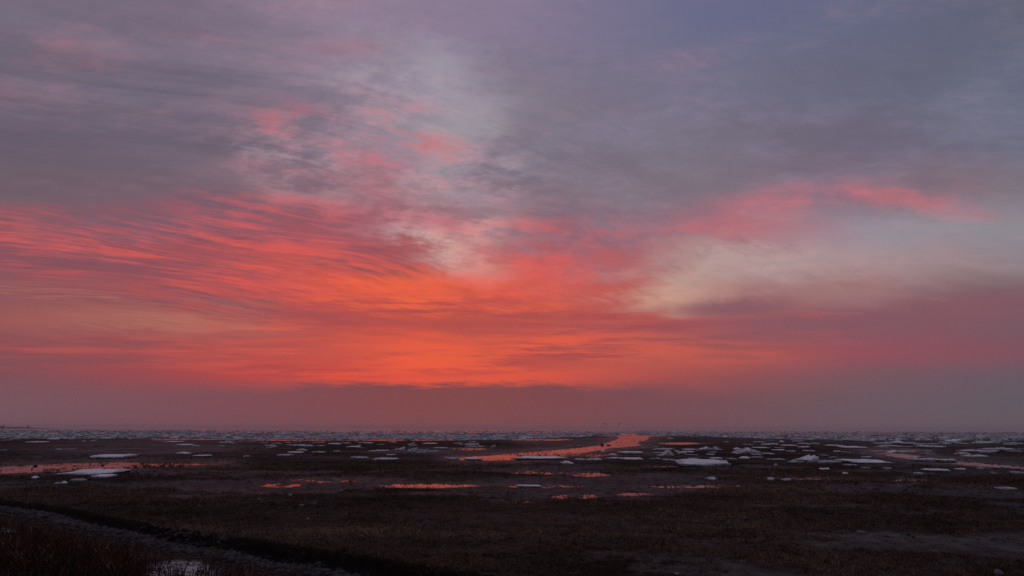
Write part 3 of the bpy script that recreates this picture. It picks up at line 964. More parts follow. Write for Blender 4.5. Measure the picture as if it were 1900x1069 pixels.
# ------------------------------------------------------------------ stranded ice
def floe_mesh(name, w, d, t, seed, style='flat', mat_=None, scale=1.0, fine=False):
    """an irregular slab: undercut foot, worn rim, uneven top. w across, d deep, t thick"""
    rs = random.Random(seed)
    n = 30 if fine else rs.randint(12, 17)
    ang = [(i + rs.uniform(-0.35, 0.35)) * 2 * math.pi / n for i in range(n)]
    ph = [rs.uniform(0, 6.28) for _ in range(4)]
    rad = []
    for a in ang:                              # broken outline: a few big facets, notches and chips
        q = 0.90 + 0.07 * math.sin(2 * a + ph[0]) + 0.06 * math.sin(3 * a + ph[1]) + 0.05 * math.sin(5 * a + ph[2])
        rad.append(q * (rs.uniform(0.74, 0.9) if rs.random() < 0.22 else rs.uniform(0.95, 1.05)))
    kx = [max(-1, min(1, 1.22 * math.cos(a))) for a in ang]
    ky = [max(-1, min(1, 1.22 * math.sin(a))) for a in ang]

    def top(u, v):
        q = math.hypot(u, v)
        z = t
        if style == 'dome':
            z = t * (0.45 + 0.75 * max(0, 1 - q * q))
        elif style == 'peak':
            z = t * (0.22 + 1.05 * max(0, 1 - abs(u - 0.05) * 1.15) * (0.75 + 0.25 * max(0, 1 - abs(v))))
        elif style == 'rough':
            z = t * (0.35 + 0.75 * rs.random() * max(0.25, 1 - q * 0.6))
        elif style == 'tilt':
            z = t * (0.55 + 0.6 * u)
        return z + t * rs.uniform(-0.16, 0.16)
    rings = [(0.80, 'b'), (0.97, 'm'), (1.0, 'e'), (0.95, 't'), (0.70, 't'), (0.46, 't'), (0.22, 't')]
    verts, faces = [], []
    for kr, kd in rings:
        for i in range(n):
            u, v = kx[i] * rad[i] * kr, ky[i] * rad[i] * kr
            if kd == 't':
                u, v = u * rs.uniform(0.97, 1.03), v * rs.uniform(0.97, 1.03)
            zt = top(u, v)
            z = {'b': -0.12 * t - 0.03, 'm': zt * 0.36, 'e': zt * 0.88, 't': zt}[kd]
            verts.append((u * w / 2 * scale, v * d / 2 * scale, z))
    verts.append((0, 0, top(0, 0)))
    nr_ = len(rings)
    for k in range(nr_ - 1):
        for i in range(n):
            j = (i + 1) % n
            faces.append((k * n + i, k * n + j, (k + 1) * n + j, (k + 1) * n + i))
    for i in range(n):
        faces.append(((nr_ - 1) * n + i, (nr_ - 1) * n + (i + 1) % n, len(verts) - 1))
    faces.append(tuple(reversed(range(n))))
    me = bpy.data.meshes.new(name)
    me.from_pydata(verts, [], faces)
    me.update()
    me.materials.append(mat_ or M_ice)
    return me


def snow_cap(w, d, t, seed, style):
    """thin drifted snow lying on the slab"""
    me = floe_mesh('snow_cover', w, d, t, seed + 5000, style, M_snow, 0.84, True)
    for v in me.vertices:                       # only the upper skin, laid a few centimetres proud
        v.co.z = v.co.z + 0.035 if v.co.z > 0.5 * t else max(v.co.z + 0.02, 0.5 * t)
        v.co.x *= 0.97
    return me


FLOES = []          # (x0, x1, ytop, ybase, style) read off the chart with the label key
def F(x0, x1, y0, y1, style='flat', key=None):
    FLOES.append((x0, x1, y0, y1, style, key))


U = {}              # labels of the ones that stand out
# flats beyond the straight creek
F(158, 217, 843, 851.5, 'flat', 'long flat ice floe with layered edge alone on bare mud across the straight creek')
F(323, 346, 838, 843, 'dome', 'small domed ice block next to a flat slab beyond the creek bushes')
F(352, 383, 844, 848.5, 'flat', 'flat ice slab with undercut edge next to a domed block beyond the creek bushes')
for a in ((450, 460, 844, 848), (101, 112, 832, 835), (113, 130, 832, 835), (45, 72, 818, 823), (0, 13, 814, 819), (-4, 6, 832, 836), (322, 350, 824, 827), (456, 470, 818, 822), (354, 366, 825, 828), (18, 30, 812.5, 815),
          (86, 101, 812, 816), (300, 330, 819.5, 821), (404, 415, 826, 828.5)):
    F(*a, 'flat', 'A')
F(399, 430, 816.5, 823, 'pile', 'heap of tilted ice slabs on the brown marsh strip beyond the mud bank')
# by the creek on the near bank
F(102, 190, 874.5, 882, 'sheet', 'wide white ice sheet frozen to the near bank of the straight creek')
F(162, 197, 883, 888.5, 'flat', 'narrow white ice slab just below the wide ice sheet on the bank')
F(54, 66, 884, 888.5, 'dome', 'bright white ice lump alone in brown plants near the leaning stake')
F(112, 120, 893.5, 898, 'dome', 'B')
F(101, 108, 895.5, 898.5, 'rough', 'B')
F(128, 149, 892, 894, 'sheet', 'B')
# centre, brown marsh
F(530, 557, 837, 842.5, 'flat', 'bright flat ice floe resting on a darker rough one in the brown marsh')
F(510, 536, 841, 846.5, 'rough', 'rough grey ice heap under the edge of a bright flat floe')
for a in ((547, 567, 832, 837, 'dome'), (575, 601, 835, 841, 'rough'), (617, 630, 834, 839, 'rough'), (681, 718, 833, 838.5, 'rough'), (792, 814, 834, 839, 'rough'), (801, 831, 830, 833.5, 'flat'), (754, 772, 823, 826, 'flat'),
          (782, 811, 822, 825, 'flat'), (697, 712, 822, 826.5, 'flat'), (642, 667, 827, 831, 'flat'), (538, 574, 822, 829, 'rough'), (503, 520, 820, 825, 'rough'), (606, 630, 822, 825, 'flat'), (585, 602, 824.5, 828.5, 'rough'),
          (478, 490, 814, 817, 'dome'), (482, 495, 819.5, 822, 'flat'), (660, 676, 831, 832.5, 'sheet'), (907, 920, 826, 830.5, 'tilt'), (575, 600, 819, 822.5, 'rough'), (660, 690, 819.5, 823, 'rough'), (632, 650, 820, 823, 'rough'),
          (718, 735, 818, 821.5, 'rough'), (840, 858, 820, 823.5, 'flat'), (870, 890, 821, 824, 'flat')):
    F(*a, 'C')
F(729, 750, 828.5, 836.5, 'tilt', 'steeply tilted ice block at the near end of an ice heap in the marsh')
F(750, 793, 828, 841, 'pile', 'big jumbled heap of grey ice slabs in the brown marsh')
F(854, 904, 821.5, 830.5, 'pile', 'ragged heap of thin ice slabs on the mud bank of the winding creek')
F(648, 680, 845, 851, 'rough', 'low ragged ice floe beside the edge of the dark grass belt')
F(714, 733, 843, 846, 'flat', 'thin tilted ice plate lying behind a lumpy ice floe by the grass belt')
F(686, 734, 847.5, 854.5, 'rough', 'low ice floe with a lumpy end by the tip of the winding creek')
F(820, 851, 847, 852.5, 'rough', 'grey broken ice in the tip of the winding creek')
F(859, 893, 849.5, 854.5, 'flat', 'pale ice floe on the near shore at the tip of the winding creek')
# near bank of the winding creek
F(954, 1056, 847, 853.5, 'sheet', 'very long low ice floe along the near shore of the winding creek')
F(1040, 1064, 856, 862, 'dome', 'grey ice lump in the dark plants below the very long floe')
for a in ((1066, 1089, 849, 854.5, 'rough'), (1085, 1122, 847, 855.5, 'rough'), (1122, 1152, 846.5, 852, 'rough'), (1152, 1198, 849, 855.5, 'flat'), (1131, 1145, 840.5, 846, 'dome'), (1116, 1123, 833, 838.5, 'dome'), (1205, 1218, 849, 853, 'flat'),
          (1220, 1234, 841.5, 846, 'rough'), (1231, 1260, 850, 855.5, 'rough'), (1217, 1228, 848.5, 852.5, 'rough'), (1268, 1296, 832.5, 836.5, 'flat'), (1292, 1319, 830.5, 837, 'tilt'), (1268, 1292, 837.5, 840.5, 'flat'),
          (1363, 1376, 830, 834.5, 'dome'), (1280, 1302, 849, 852.5, 'flat'), (1320, 1345, 850, 853.5, 'flat'), (1352, 1370, 849.5, 852.5, 'rough'), (1252, 1262, 833.5, 838, 'flat'), (1213, 1235, 838, 841.5, 'flat')):
    F(*a, 'D')
F(1152, 1198, 835.5, 843.5, 'flat', 'bright oval ice floe with lumpy rim behind the broken ice of the near bank')
F(1214, 1256, 828.5, 836, 'rough', 'large crumbling ice floe below the red pool on the marsh')
F(1231, 1253, 837, 846, 'peak', 'small pointed bluish ice block between broken floes')
F(1319, 1344, 827.5, 835.5, 'pile', 'heap of small ice slabs near a bright red pool on the marsh')
F(1265, 1372, 853.5, 866, 'flat', 'largest flat white ice floe, ridged, lying on bare dark mud')
F(1370, 1419, 835, 844, 'peak', 'pale tent shaped ice floe rising to a point, beyond the largest floe')
F(1376, 1392, 846, 851.5, 'dome', 'bright rounded ice block just below the tent shaped floe')
F(1393, 1420, 845.5, 850.5, 'rough', 'low crumbled ice beside the bright rounded block')
F(1402, 1432, 828.5, 833.5, 'flat', 'E')
for a in ((1381, 1399, 822, 826.5, 'rough'), (1404, 1424, 817.5, 821.5, 'flat'), (1238, 1252, 810, 815, 'rough'), (1439, 1460, 832.5, 836.5, 'flat'), (1455, 1484, 824.5, 829, 'flat'), (1441, 1458, 829, 832, 'flat'), (1420, 1447, 821, 826, 'rough'),
          (1541, 1572, 825.5, 828.5, 'flat'), (1495, 1513, 833.5, 838, 'flat'), (1572, 1614, 828.5, 831.5, 'sheet'), (1463, 1478, 834.5, 838, 'flat'), (1486, 1508, 820, 825.5, 'rough'), (1508, 1525, 820, 825, 'rough'),
          (1448, 1456, 817, 821, 'dome'), (1421, 1434, 839.5, 842.5, 'flat'), (1550, 1562, 836, 838.5, 'flat'), (1600, 1612, 840, 843, 'rough'), (1604, 1618, 846, 849, 'rough'), (1542, 1556, 846, 850, 'rough'), (1525, 1540, 842.5, 846, 'rough'),
          (1430, 1462, 850, 855, 'rough'), (1438, 1444, 859, 865, 'rough')):
    F(*a, 'E')
F(1481, 1522, 848, 860, 'tilt', 'tilted ice slab with a raised pointed end in broken ice on the marsh')
F(1521, 1562, 852.5, 860, 'rough', 'rough ice field touching the slab with the raised pointed end')
F(1468, 1500, 855, 859.5, 'rough', 'low broken ice at the foot of the slab with the raised end')
F(1562, 1588, 850, 856, 'rough', 'small rubble ice between the rough field and the long low floe')
F(1587, 1665, 855, 861, 'flat', 'long low ice floe narrowing to one end near the twin pools')
for a in ((1573, 1593, 861, 865, 'flat'), (1526, 1544, 868, 872.5, 'flat'), (1566, 1575, 875.5, 880, 'dome'), (1644, 1656, 867, 871, 'flat'), (1702, 1716, 876.5, 880.5, 'flat'), (1780, 1795, 868.5, 872.5, 'flat'), (1817, 1827, 864.5, 871, 'rough'),
          (1843, 1851, 876, 879.5, 'flat'), (1886, 1904, 876, 879.5, 'flat'), (1604, 1618, 867, 870, 'sheet'), (1427, 1437, 887.5, 891, 'flat'), (1454, 1470, 891, 893, 'sheet')):
    F(*a, 'G')
F(1732, 1771, 871, 876.5, 'flat', 'bright oval ice floe alone on dark mud below the thin creek')
F(1866, 1891, 902.5, 909, 'rough', 'ragged bright ice patch among marsh plants far from other floes')
F(1313, 1334, 884, 891, 'dome', 'grey ice lump standing in a shallow pool on the marsh')
F(954, 1007, 902.3, 904.6, 'sheet', 'thin broken white ice crust on the edge of a marsh pool')
F(1708, 1739, 848.5, 857, 'flat', 'ice floe topped with dark mud lying across the thin creek')
F(1751, 1777, 851, 858.5, 'flat', 'ice floe with upturned end lying in the thin creek')
F(1784, 1804, 838.5, 845, 'dome', 'smooth bright oval ice block beyond the thin creek')
F(1804, 1836, 843, 848.5, 'rough', 'low ragged ice strip beside the smooth oval block')
F(1852, 1888, 829, 836.5, 'rough', 'humped ice floe beside a pale pool beyond the thin creek')
F(1801, 1842, 835, 838.5, 'rough', 'low broken ice strip leading to the humped floe')
F(1760, 1787, 815.5, 822.5, 'tilt', 'large tilted pale ice slab with a raised corner on dark mud')
for a in ((1631, 1660, 819.5, 824.5, 'rough'), (1658, 1690, 818.5, 824, 'flat'), (1690, 1726, 820, 826, 'rough'), (1640, 1668, 825.5, 829, 'flat'), (1668, 1700, 826, 831, 'rough'), (1702, 1722, 823, 828, 'rough'), (1722, 1757, 825.5, 832, 'flat'),
          (1663, 1676, 817.5, 821, 'dome'), (1728, 1746, 821, 825.5, 'rough'), (1717, 1730, 834, 838, 'flat'), (1729, 1737, 838, 841, 'flat'), (1574, 1606, 814.5, 818.5, 'rough'), (1606, 1628, 815, 820, 'rough'), (1848, 1868, 816, 822, 'tilt'),
          (1820, 1850, 818.5, 823, 'rough'), (1878, 1904, 819, 825, 'rough')):
    F(*a, 'H')

rs0 = random.Random(77)
for x_a, x_b, y_a, y_b, cnt_ in ((1205, 1900, 815, 846, 30), (480, 930, 816, 831, 12)):
    for _ in range(cnt_):
        px_, py_, w_ = rs0.uniform(x_a, x_b), rs0.uniform(y_a, y_b), rs0.uniform(8, 24)
        F(px_ - w_ / 2, px_ + w_ / 2, py_ - rs0.uniform(2.0, 3.6), py_, rs0.choice(('flat', 'rough', 'rough', 'flat', 'tilt')), 'E')

SETS = {
    'A': ('small flat ice slab on the flats beyond the straight creek', 'ice slabs beyond the straight creek'),
    'B': ('small scrap of white ice in brown plants below the wide ice sheet', 'ice scraps below the wide ice sheet'),
    'C': ('small ice floe among many in the brown marsh left of the winding creek mouth', 'small floes in the brown marsh'),
    'D': ('small broken ice floe on the near bank of the winding creek', 'broken floes on the winding creek bank'),
    'E': ('small ice floe scattered on the dark marsh around the tent shaped floe', 'small floes around the tent shaped floe'),
    'G': ('small white ice cake on the dark mud between the rough field and thin creek', 'ice cakes near the thin creek'),
    'H': ('ice floe in the crowded band just beyond the twin pools', 'crowded floes beyond the twin pools'),
    'P': ('ice slab along the near edge of the pack ice that borders the sea', 'slabs along the edge of the pack ice'),
}
SETS['C'] = ('small ice floe in the brown marsh around the big jumbled ice heap', SETS['C'][1])


def rest_at(px, py):
    zz = 0.15
    for _ in range(4):
        x, y = G(px, py, zz)
        zz = max(ground_z(x, y), 0.0)
    return x, y, zz


SHORT = {      # the ones that others can be found by
    'long flat ice floe with layered': 'long layered floe', 'small domed ice block next': 'domed block', 'heap of tilted ice slabs': 'heap of tilted slabs', 'wide white ice sheet': 'wide ice sheet',
    'bright flat ice floe resting': 'bright flat floe', 'steeply tilted': 'steeply tilted block', 'big jumbled heap': 'big jumbled heap', 'ragged heap of thin': 'ragged heap of thin slabs', 'low ragged ice floe beside': 'ragged floe at the grass belt',
    'very long low': 'very long low floe', 'bright oval ice floe with lumpy': 'lumpy rimmed oval floe', 'large crumbling': 'large crumbling floe', 'small pointed bluish': 'pointed bluish block', 'heap of small ice slabs': 'heap of small slabs',
    'largest flat': 'largest floe', 'pale tent': 'tent shaped floe', 'tilted ice slab with a raised': 'slab with the raised end', 'long low ice floe narrowing': 'long narrowing floe', 'bright oval ice floe alone': 'lone oval floe',
    'ice floe topped': 'mud topped floe', 'smooth bright oval': 'smooth oval block', 'humped ice floe': 'humped floe', 'large tilted pale': 'large tilted pale slab'}
ANCH = []
for x0, x1, y0, y1, style, key in FLOES:
    for q, nm in SHORT.items():
        if key.startswith(q):
            ANCH.append((nm,) + G((x0 + x1) / 2, y1, 0.1))
LOOK = {'flat': 'flat', 'sheet': 'paper thin', 'dome': 'rounded', 'rough': 'crumbled', 'tilt': 'tilted', 'peak': 'pointed'}


def near_label(style, w_px, x, y, noun='ice floe'):
    nm, ax, ay = min(ANCH, key=lambda q: math.hypot((q[1] - x) * 1.5, (q[2] - y) * 0.6))
    d_, dx_ = math.hypot(ax - x, ay - y), x - ax
    size = 'tiny' if w_px < 14 else ('small' if w_px < 22 else 'fair sized')
    if abs(y - ay) > 0.06 * ay + 2:
        rel = 'on the seaward side of' if y > ay else 'on the dyke side of'
    else:
        rel = 'next to' if abs(dx_) < 6 else 'some way along the shore from'
    return f'{size} {LOOK[style]} {noun} {rel} the {nm}'


for i, (x0, x1, y0, y1, style, key) in enumerate(FLOES):
    rs = random.Random(500 + i)
    x, y, z = rest_at((x0 + x1) / 2, y1)
    dist = math.hypot(x, y)
    w = (x1 - x0) / FPX * dist
    hp = (y1 - y0) / FPX * dist
    deep_px = dist * dist / (EYE * FPX)
    tk = {'flat': 0.42, 'sheet': 0.2, 'dome': 0.6, 'peak': 0.95, 'rough': 0.62, 'tilt': 0.85, 'pile': 0.9}[style] * hp
    tk = max(0.05 if key and 'crust' in key else 0.15, min(tk, 1.1))
    dp = max(0.35 * w, min(1.1 * w, (y1 - y0) * (0.75 if style in ('flat', 'sheet') else 0.4) * deep_px))
    y += dp / 2 * 0.9
    label, group = SETS.get(key, (key, None))
    if group:
        label, group = near_label(style, x1 - x0, x, y), 'ice floes scattered over the flats'
    rot = rs.uniform(-0.12, 0.12)
    wide = (x1 - x0) >= 24
    if style == 'pile':
        root = link('ice_heap', None)
        root.location = (x, y, z)
        tag(root, label, 'ice', group)
        n = 9
        for k in range(n):
            ww = w * rs.uniform(0.22, 0.45)
            me = floe_mesh('ice_slab', ww, ww * rs.uniform(0.5, 0.9), max(0.10, tk * 0.26), 9000 + i * 20 + k, 'flat')
            c = link('ice_slab', me, None, root)
            u = rs.uniform(-0.34, 0.34)
            c.location = (u * w, rs.uniform(-0.2, 0.2) * w, rs.uniform(0.02, 0.42) * tk * (1 - abs(u)))
            c.rotation_euler = (rs.uniform(-0.5, 0.6), rs.uniform(-0.45, 0.45), rs.uniform(-0.8, 0.8))
        me = floe_mesh('ice_base', w * 0.95, dp, tk * 0.28, 9000 + i * 20 + 19, 'rough')
        link('ice_base', me, None, root)
    elif wide and style in ('flat', 'sheet', 'dome', 'peak', 'tilt'):
        root = link('ice_floe', None)
        root.location = (x, y, z + 0.05)
        root.rotation_euler = (rs.uniform(0.0, 0.035), 0, rot)
        tag(root, label, 'ice', group)
        body = link('ice_body', floe_mesh('ice_body', w, dp, tk, 700 + i, style, fine=True), None, root)
        cap = link('snow_cover', snow_cap(w, dp, tk, 700 + i, style), None, body)
        if 'dark mud' in label and 'topped' in label:
            c = link('mud_cover', floe_mesh('mud_cover', w * 0.55, dp * 0.4, 0.2, 1700 + i, 'rough', M_clod), None, root)
            c.location = (0.05 * w, 0.1 * dp, tk * 0.95)
        if 'ridged' in label:
            for k in range(5):
                c = link('snow_ridge', floe_mesh('snow_ridge', w * rs.uniform(0.3, 0.6), dp * 0.08, 0.13, 1800 + k, 'dome', M_snow), None, root)
                c.location = (rs.uniform(-0.18, 0.18) * w, (-0.34 + 0.16 * k) * dp, tk + 0.02)
        if 'upturned' in label:
            c = link('upturned_end', floe_mesh('upturned_end', w * 0.22, dp * 0.6, tk * 0.7, 1900 + i, 'dome'), None, root)
            c.location = (0.4 * w, 0, tk * 0.7)
            c.rotation_euler = (0, -0.5, 0)
    else:
        sm = bool(rs.random() < 0.45)
        o = link('ice_floe', floe_mesh('ice_floe', w, dp, tk, 700 + i, style, M_pack if key.startswith('grey ice lump') else (M_snow if (style in ('dome', 'flat') and sm) else None)))
        o.location = (x, y, z)
        tilt = rs.uniform(0.1, 0.3) if style == 'tilt' else rs.uniform(0, 0.06)
        o.rotation_euler = (tilt * 0.4, -tilt if rs.random() < 0.5 else tilt, rot)
        tag(o, label, 'ice', group)

# slabs along the near edge of the pack: each its own, from a few casts
casts = [floe_mesh('ice_floe', 1.0, rs_, tt_, 3000 + k, st_) for k, (rs_, tt_, st_) in enumerate(((0.7, 0.22, 'rough'), (0.9, 0.16, 'flat'), (0.6, 0.30, 'rough'), (0.8, 0.26, 'dome'), (0.7, 0.34, 'peak'), (0.9, 0.30, 'tilt')))]
EDGE = [(-80, 812), (150, 814), (300, 812.5), (480, 815), (700, 815), (900, 816), (1000, 813), (1140, 807), (1210, 806.5), (1300, 809), (1420, 814), (1600, 817), (1750, 816), (1980, 820)]
ex, ey = np.array([e[0] for e in EDGE], float), np.array([e[1] for e in EDGE], float)
k = 0
while k < 100:
    px = random.uniform(-60, 1960)
    py = np.interp(px, ex, ey) + random.gauss(0.5, 2.2)
    x, y, z = rest_at(px, py)
    if ground_z(x, y) < -0.15 and 1130 < px < 1215:
        continue
    ci = random.randrange(6)
    o = link('ice_floe', casts[ci])
    w = random.uniform(4, 13) / FPX * math.hypot(x, y)
    o.scale = (w, w, min(w * random.uniform(0.3, 0.7), 2.2))
    o.location = (x, y, z)
    o.rotation_euler = (random.uniform(-0.1, 0.15), random.uniform(-0.2, 0.2), random.uniform(0, 6.28))
    tag(o, near_label(('rough', 'flat', 'rough', 'dome', 'peak', 'tilt')[ci], random.uniform(8, 26) if w > 99 else w / math.hypot(x, y) * FPX * 1.6, x, y, 'pack edge slab'), 'ice', SETS['P'][1])
    k += 1

# the pack itself, out to the open sea: beyond counting
V, FC, T, off = [], [], [], 0
NP = 26000
pxs = rng.uniform(-200, 2100, NP)
edge = np.interp(pxs, ex, ey)
dipx = rng.uniform(0, 1, NP) ** 1.1
horizon = proj(np.array([-2000.0, 2000.0]), np.array([60000.0, 60000.0]), np.array([0.0, 0.0]))
hy = np.interp(pxs, horizon[0], horizon[1])
pys = hy + 1.3 + (edge - hy - 1.3 + 1.2) * dipx
dd = np.stack([(pxs - 950) / FPX, -(pys - 534.5) / FPX, -np.ones(NP)], -1) @ CM.T
tt = -EYE / dd[:, 2]
qx, qy = dd[:, 0] * tt, dd[:, 1] * tt
rr_ = np.hypot(qx, qy)
field = fbm(qx * 0.012, qy * 0.012, 71, 4)
keep = (field + rng.uniform(-0.25, 0.25, NP) > 0.33) & (rr_ < 3800)
qh = np.maximum(land(qx, qy)[0], 0.0)
chan = poly_sd(pxs, pys, CREEKS[0]) > -3
keep &= ~chan
ridge = sstep(fbm(qx * 0.02, qy * 0.006, 72, 4), 0.5, 0.66)
for x, y, z, r_, rg in zip(qx[keep], qy[keep], qh[keep], rr_[keep], ridge[keep]):
    n = random.choice((5, 6, 7))
    w = math.exp(random.gauss(0.0, 0.55)) * (1.2 + r_ * 0.0024)
    dpt = w * random.uniform(0.6, 1.3)
    tk = random.uniform(0.12, 0.36) * (1 + 1.0 * rg) * (1 + r_ / 6000)
    a0 = random.uniform(0, 6.28)
    tx, ty = (random.gauss(0, 0.10 + 0.16 * rg) for _ in range(2))
    loc = []
    for lvl in (0, 1):
        for i in range(n):
            a = a0 + i * 6.283 / n
            rad = (0.85 + 0.3 * ((i * 7 + n) % 5) / 5) * (0.93 if lvl else 1)
            u, v = rad * w / 2 * math.cos(a), rad * dpt / 2 * math.sin(a)
            loc.append((x + u, y + v, z - 0.1 + lvl * (0.1 + tk + max(-0.9 * tk, min(0.5 * tk, tx * u + ty * v)))))
    V += loc
    FC.append(tuple(off + n + i for i in range(n)))
    for i in range(n):
        j = (i + 1) % n
        FC.append((off + i, off + j, off + n + j, off + n + i))
    tn = random.random()
    T += [tn * tn * 0.9 if tn < 0.75 else 0.9] * (2 * n)
    off += 2 * n
me = bpy.data.meshes.new('pack_ice')
me.from_pydata(V, [], FC)
me.update()
attr(me, 'tint', T)
tag(link('pack_ice', me, M_pack), 'wide belt of broken grey pack ice along the sea', 'pack ice', kind='stuff')

# ------------------------------------------------------------------ birds
def bird_flying(name, seed):
    rs = random.Random(seed)
    bm = bmesh.new()
    # spindle body along +y, beak to tail
    prof = [(0.30, 0.0), (0.25, 0.012), (0.20, 0.035), (0.12, 0.05), (0.0, 0.068), (-0.14, 0.05), (-0.24, 0.025), (-0.30, 0.03)]
    prev = None
    for yy, r_ in prof:
        ring = [bm.verts.new((r_ * math.cos(a) * (1.5 if yy < -0.25 else 1), yy, r_ * math.sin(a) * (0.4 if yy < -0.25 else 1))) for a in [q * math.pi / 4 for q in range(8)]] if r_ > 0 else [bm.verts.new((0, yy, 0))] * 8
        if prev:
            for i in range(8):
                vs = []
                for v in (prev[i], prev[(i + 1) % 8], ring[(i + 1) % 8], ring[i]):
                    if v not in vs:
                        vs.append(v)
                if len(vs) > 2:
                    bm.faces.new(vs)
        prev = ring
    bm.faces.new(prev)
    flap = rs.uniform(-0.25, 0.5)
    for sgn in (-1, 1):
        pts = [(0.03, 0.10, -0.10, 0.0), (0.26, 0.14, -0.06, math.sin(flap) * 0.24), (0.45, 0.06, -0.09, math.sin(flap) * 0.24 + math.sin(flap - 0.5) * 0.2), (0.66, -0.09, -0.12, math.sin(flap) * 0.24 + math.sin(flap - 0.6) * 0.42)]
        rows = []
        for xx, lead, trail, zz in pts:
            th_ = 0.022 if xx < 0.6 else 0.008
            rows.append([bm.verts.new((sgn * xx, lead, zz)), bm.verts.new((sgn * xx, (lead + trail) / 2, zz + th_)), bm.verts.new((sgn * xx, trail, zz)), bm.verts.new((sgn * xx, (lead + trail) / 2, zz - th_))])
        for r0, r1 in zip(rows, rows[1:]):
            for i in range(4):
                bm.faces.new((r0[i], r0[(i + 1) % 4], r1[(i + 1) % 4], r1[i]))
        bm.faces.new(rows[0])
        bm.faces.new(rows[-1])
    return bm_mesh(name, bm)


FLY = [(1122, 786.5, 9, 0.25, 'gull with wide level wings flying over the sea ice'), (1149, 786.5, 8.5, -0.5, 'gull banking steeply in flight over the sea ice'), (1150, 790.5, 3.5, -0.6, 'small gull flying just beneath the steeply banking one'),
       (1166, 786.5, 5.5, 0.05, 'faint far gull flying level, highest of the flock end'), (1104, 794.8, 4.5, 0.3, 'gull flying low just above the pack ice at the flock start'), (1119.5, 793, 2.5, 0.4, 'tiny far gull under the one with wide level wings'),
       (1174, 792.5, 5, 0.0, 'faint far gull flying low over the horizon, last of the flock'), (1166, 796, 4, -0.6, 'gull diving close over the pack ice near the creek mouth')]
for i, (px, py, w, bank_, lab) in enumerate(FLY):
    d = 170 if w > 5 else 240
    v = ray(px, py) * d
    o = link('flying_gull', bird_flying('flying_gull', i), M_bird)
    o.location = (v.x, v.y, EYE + v.z)
    sc = w / FPX * d / 1.05
    o.scale = (sc, sc, sc)
    o.rotation_euler = (0.1, bank_, random.uniform(-0.5, 0.5))
    tag(o, lab, 'bird', 'gulls in flight over the sea ice')


def bird_standing(name, seed):
    """gull on its feet: a body that tapers to tail and neck, head, bill and two legs in one skin"""
    rs = random.Random(seed)
    bm = bmesh.new()
    hd = rs.uniform(-0.02, 0.06)
    spine = [(-0.27, 0.20, 0.012), (-0.20, 0.215, 0.035), (-0.08, 0.23, 0.075), (0.04, 0.235, 0.085), (0.12, 0.26, 0.065), (0.155, 0.31 + hd, 0.04), (0.175, 0.345 + hd, 0.042), (0.205, 0.352 + hd, 0.034), (0.225, 0.345 + hd, 0.012), (0.275, 0.335 + hd, 0.004)]
    prev = None
    for xx, zz, r_ in spine:
        ring = [bm.verts.new((xx, r_ * math.cos(a) * 0.9, zz + r_ * math.sin(a))) for a in [q * math.pi / 4 for q in range(8)]]
        if prev:
            for i in range(8):
                bm.faces.new((prev[i], prev[(i + 1) % 8], ring[(i + 1) % 8], ring[i]))
        else:
            bm.faces.new(ring)
        prev = ring
    bm.faces.new(prev)
    for sgn in (-1, 1):
        prev = None
        for xx, zz, r_ in ((0.0, 0.18, 0.022), (-0.015, 0.10, 0.012), (0.01, 0.012, 0.010), (0.05, 0.004, 0.014)):
            ring = [bm.verts.new((xx + r_ * math.cos(a), sgn * 0.045 + r_ * math.sin(a), zz)) for a in [q * math.pi / 2 for q in range(4)]]
            if prev:
                for i in range(4):
                    bm.faces.new((prev[i], prev[(i + 1) % 4], ring[(i + 1) % 4], ring[i]))
            prev = ring
        bm.faces.new(prev)
    return bm_mesh(name, bm, True)


stand = [bird_standing('wading_gull', k) for k in range(3)]
for m_ in stand:
    m_.materials.append(M_bird)
WADE = [(978, 840, 3), (980, 842.5, 2.5), (988, 839.5, 2.5), (998, 840.8, 3), (1002, 837.5, 2.5), (1007, 840.7, 4), (1014, 840, 3), (1020, 840, 2.2), (1002, 845, 3), (1029.5, 835.5, 3), (1055, 832.5, 2.5), (1067, 832, 3), (1077, 830.5, 2.2),
        (1085, 830, 2), (966, 847, 2.2), (1012, 846, 2), (1028, 843.8, 2.2), (1177, 818.3, 3.2), (1145, 821.5, 2.5), (1152, 821.5, 2.5), (1172, 818.6, 2.2), (1154, 808.6, 2.2), (1167, 808.2, 2), (1172, 807.8, 2)]
for i, (px, py, w) in enumerate(WADE):
    zz = 0.0
    x, y = G(px, py + 0.8, 0.0)
    zz = max(ground_z(x, y), -0.05)
    o = link('wading_gull', random.choice(stand))
    sc = max(0.85, min(2.0, w / FPX * math.hypot(x, y) / 0.42))
    o.scale = (sc, sc, sc)
    o.location = (x, y, zz)
    o.rotation_euler = (0, 0, random.choice((0, math.pi)) + random.uniform(-0.7, 0.7))
    far_ = py < 823
    tag(o, 'dark bird standing in the far mouth of the winding creek' if far_ else 'dark bird wading in the bright reach of the winding creek', 'bird', 'birds at the creek mouth' if far_ else 'birds wading in the creek')

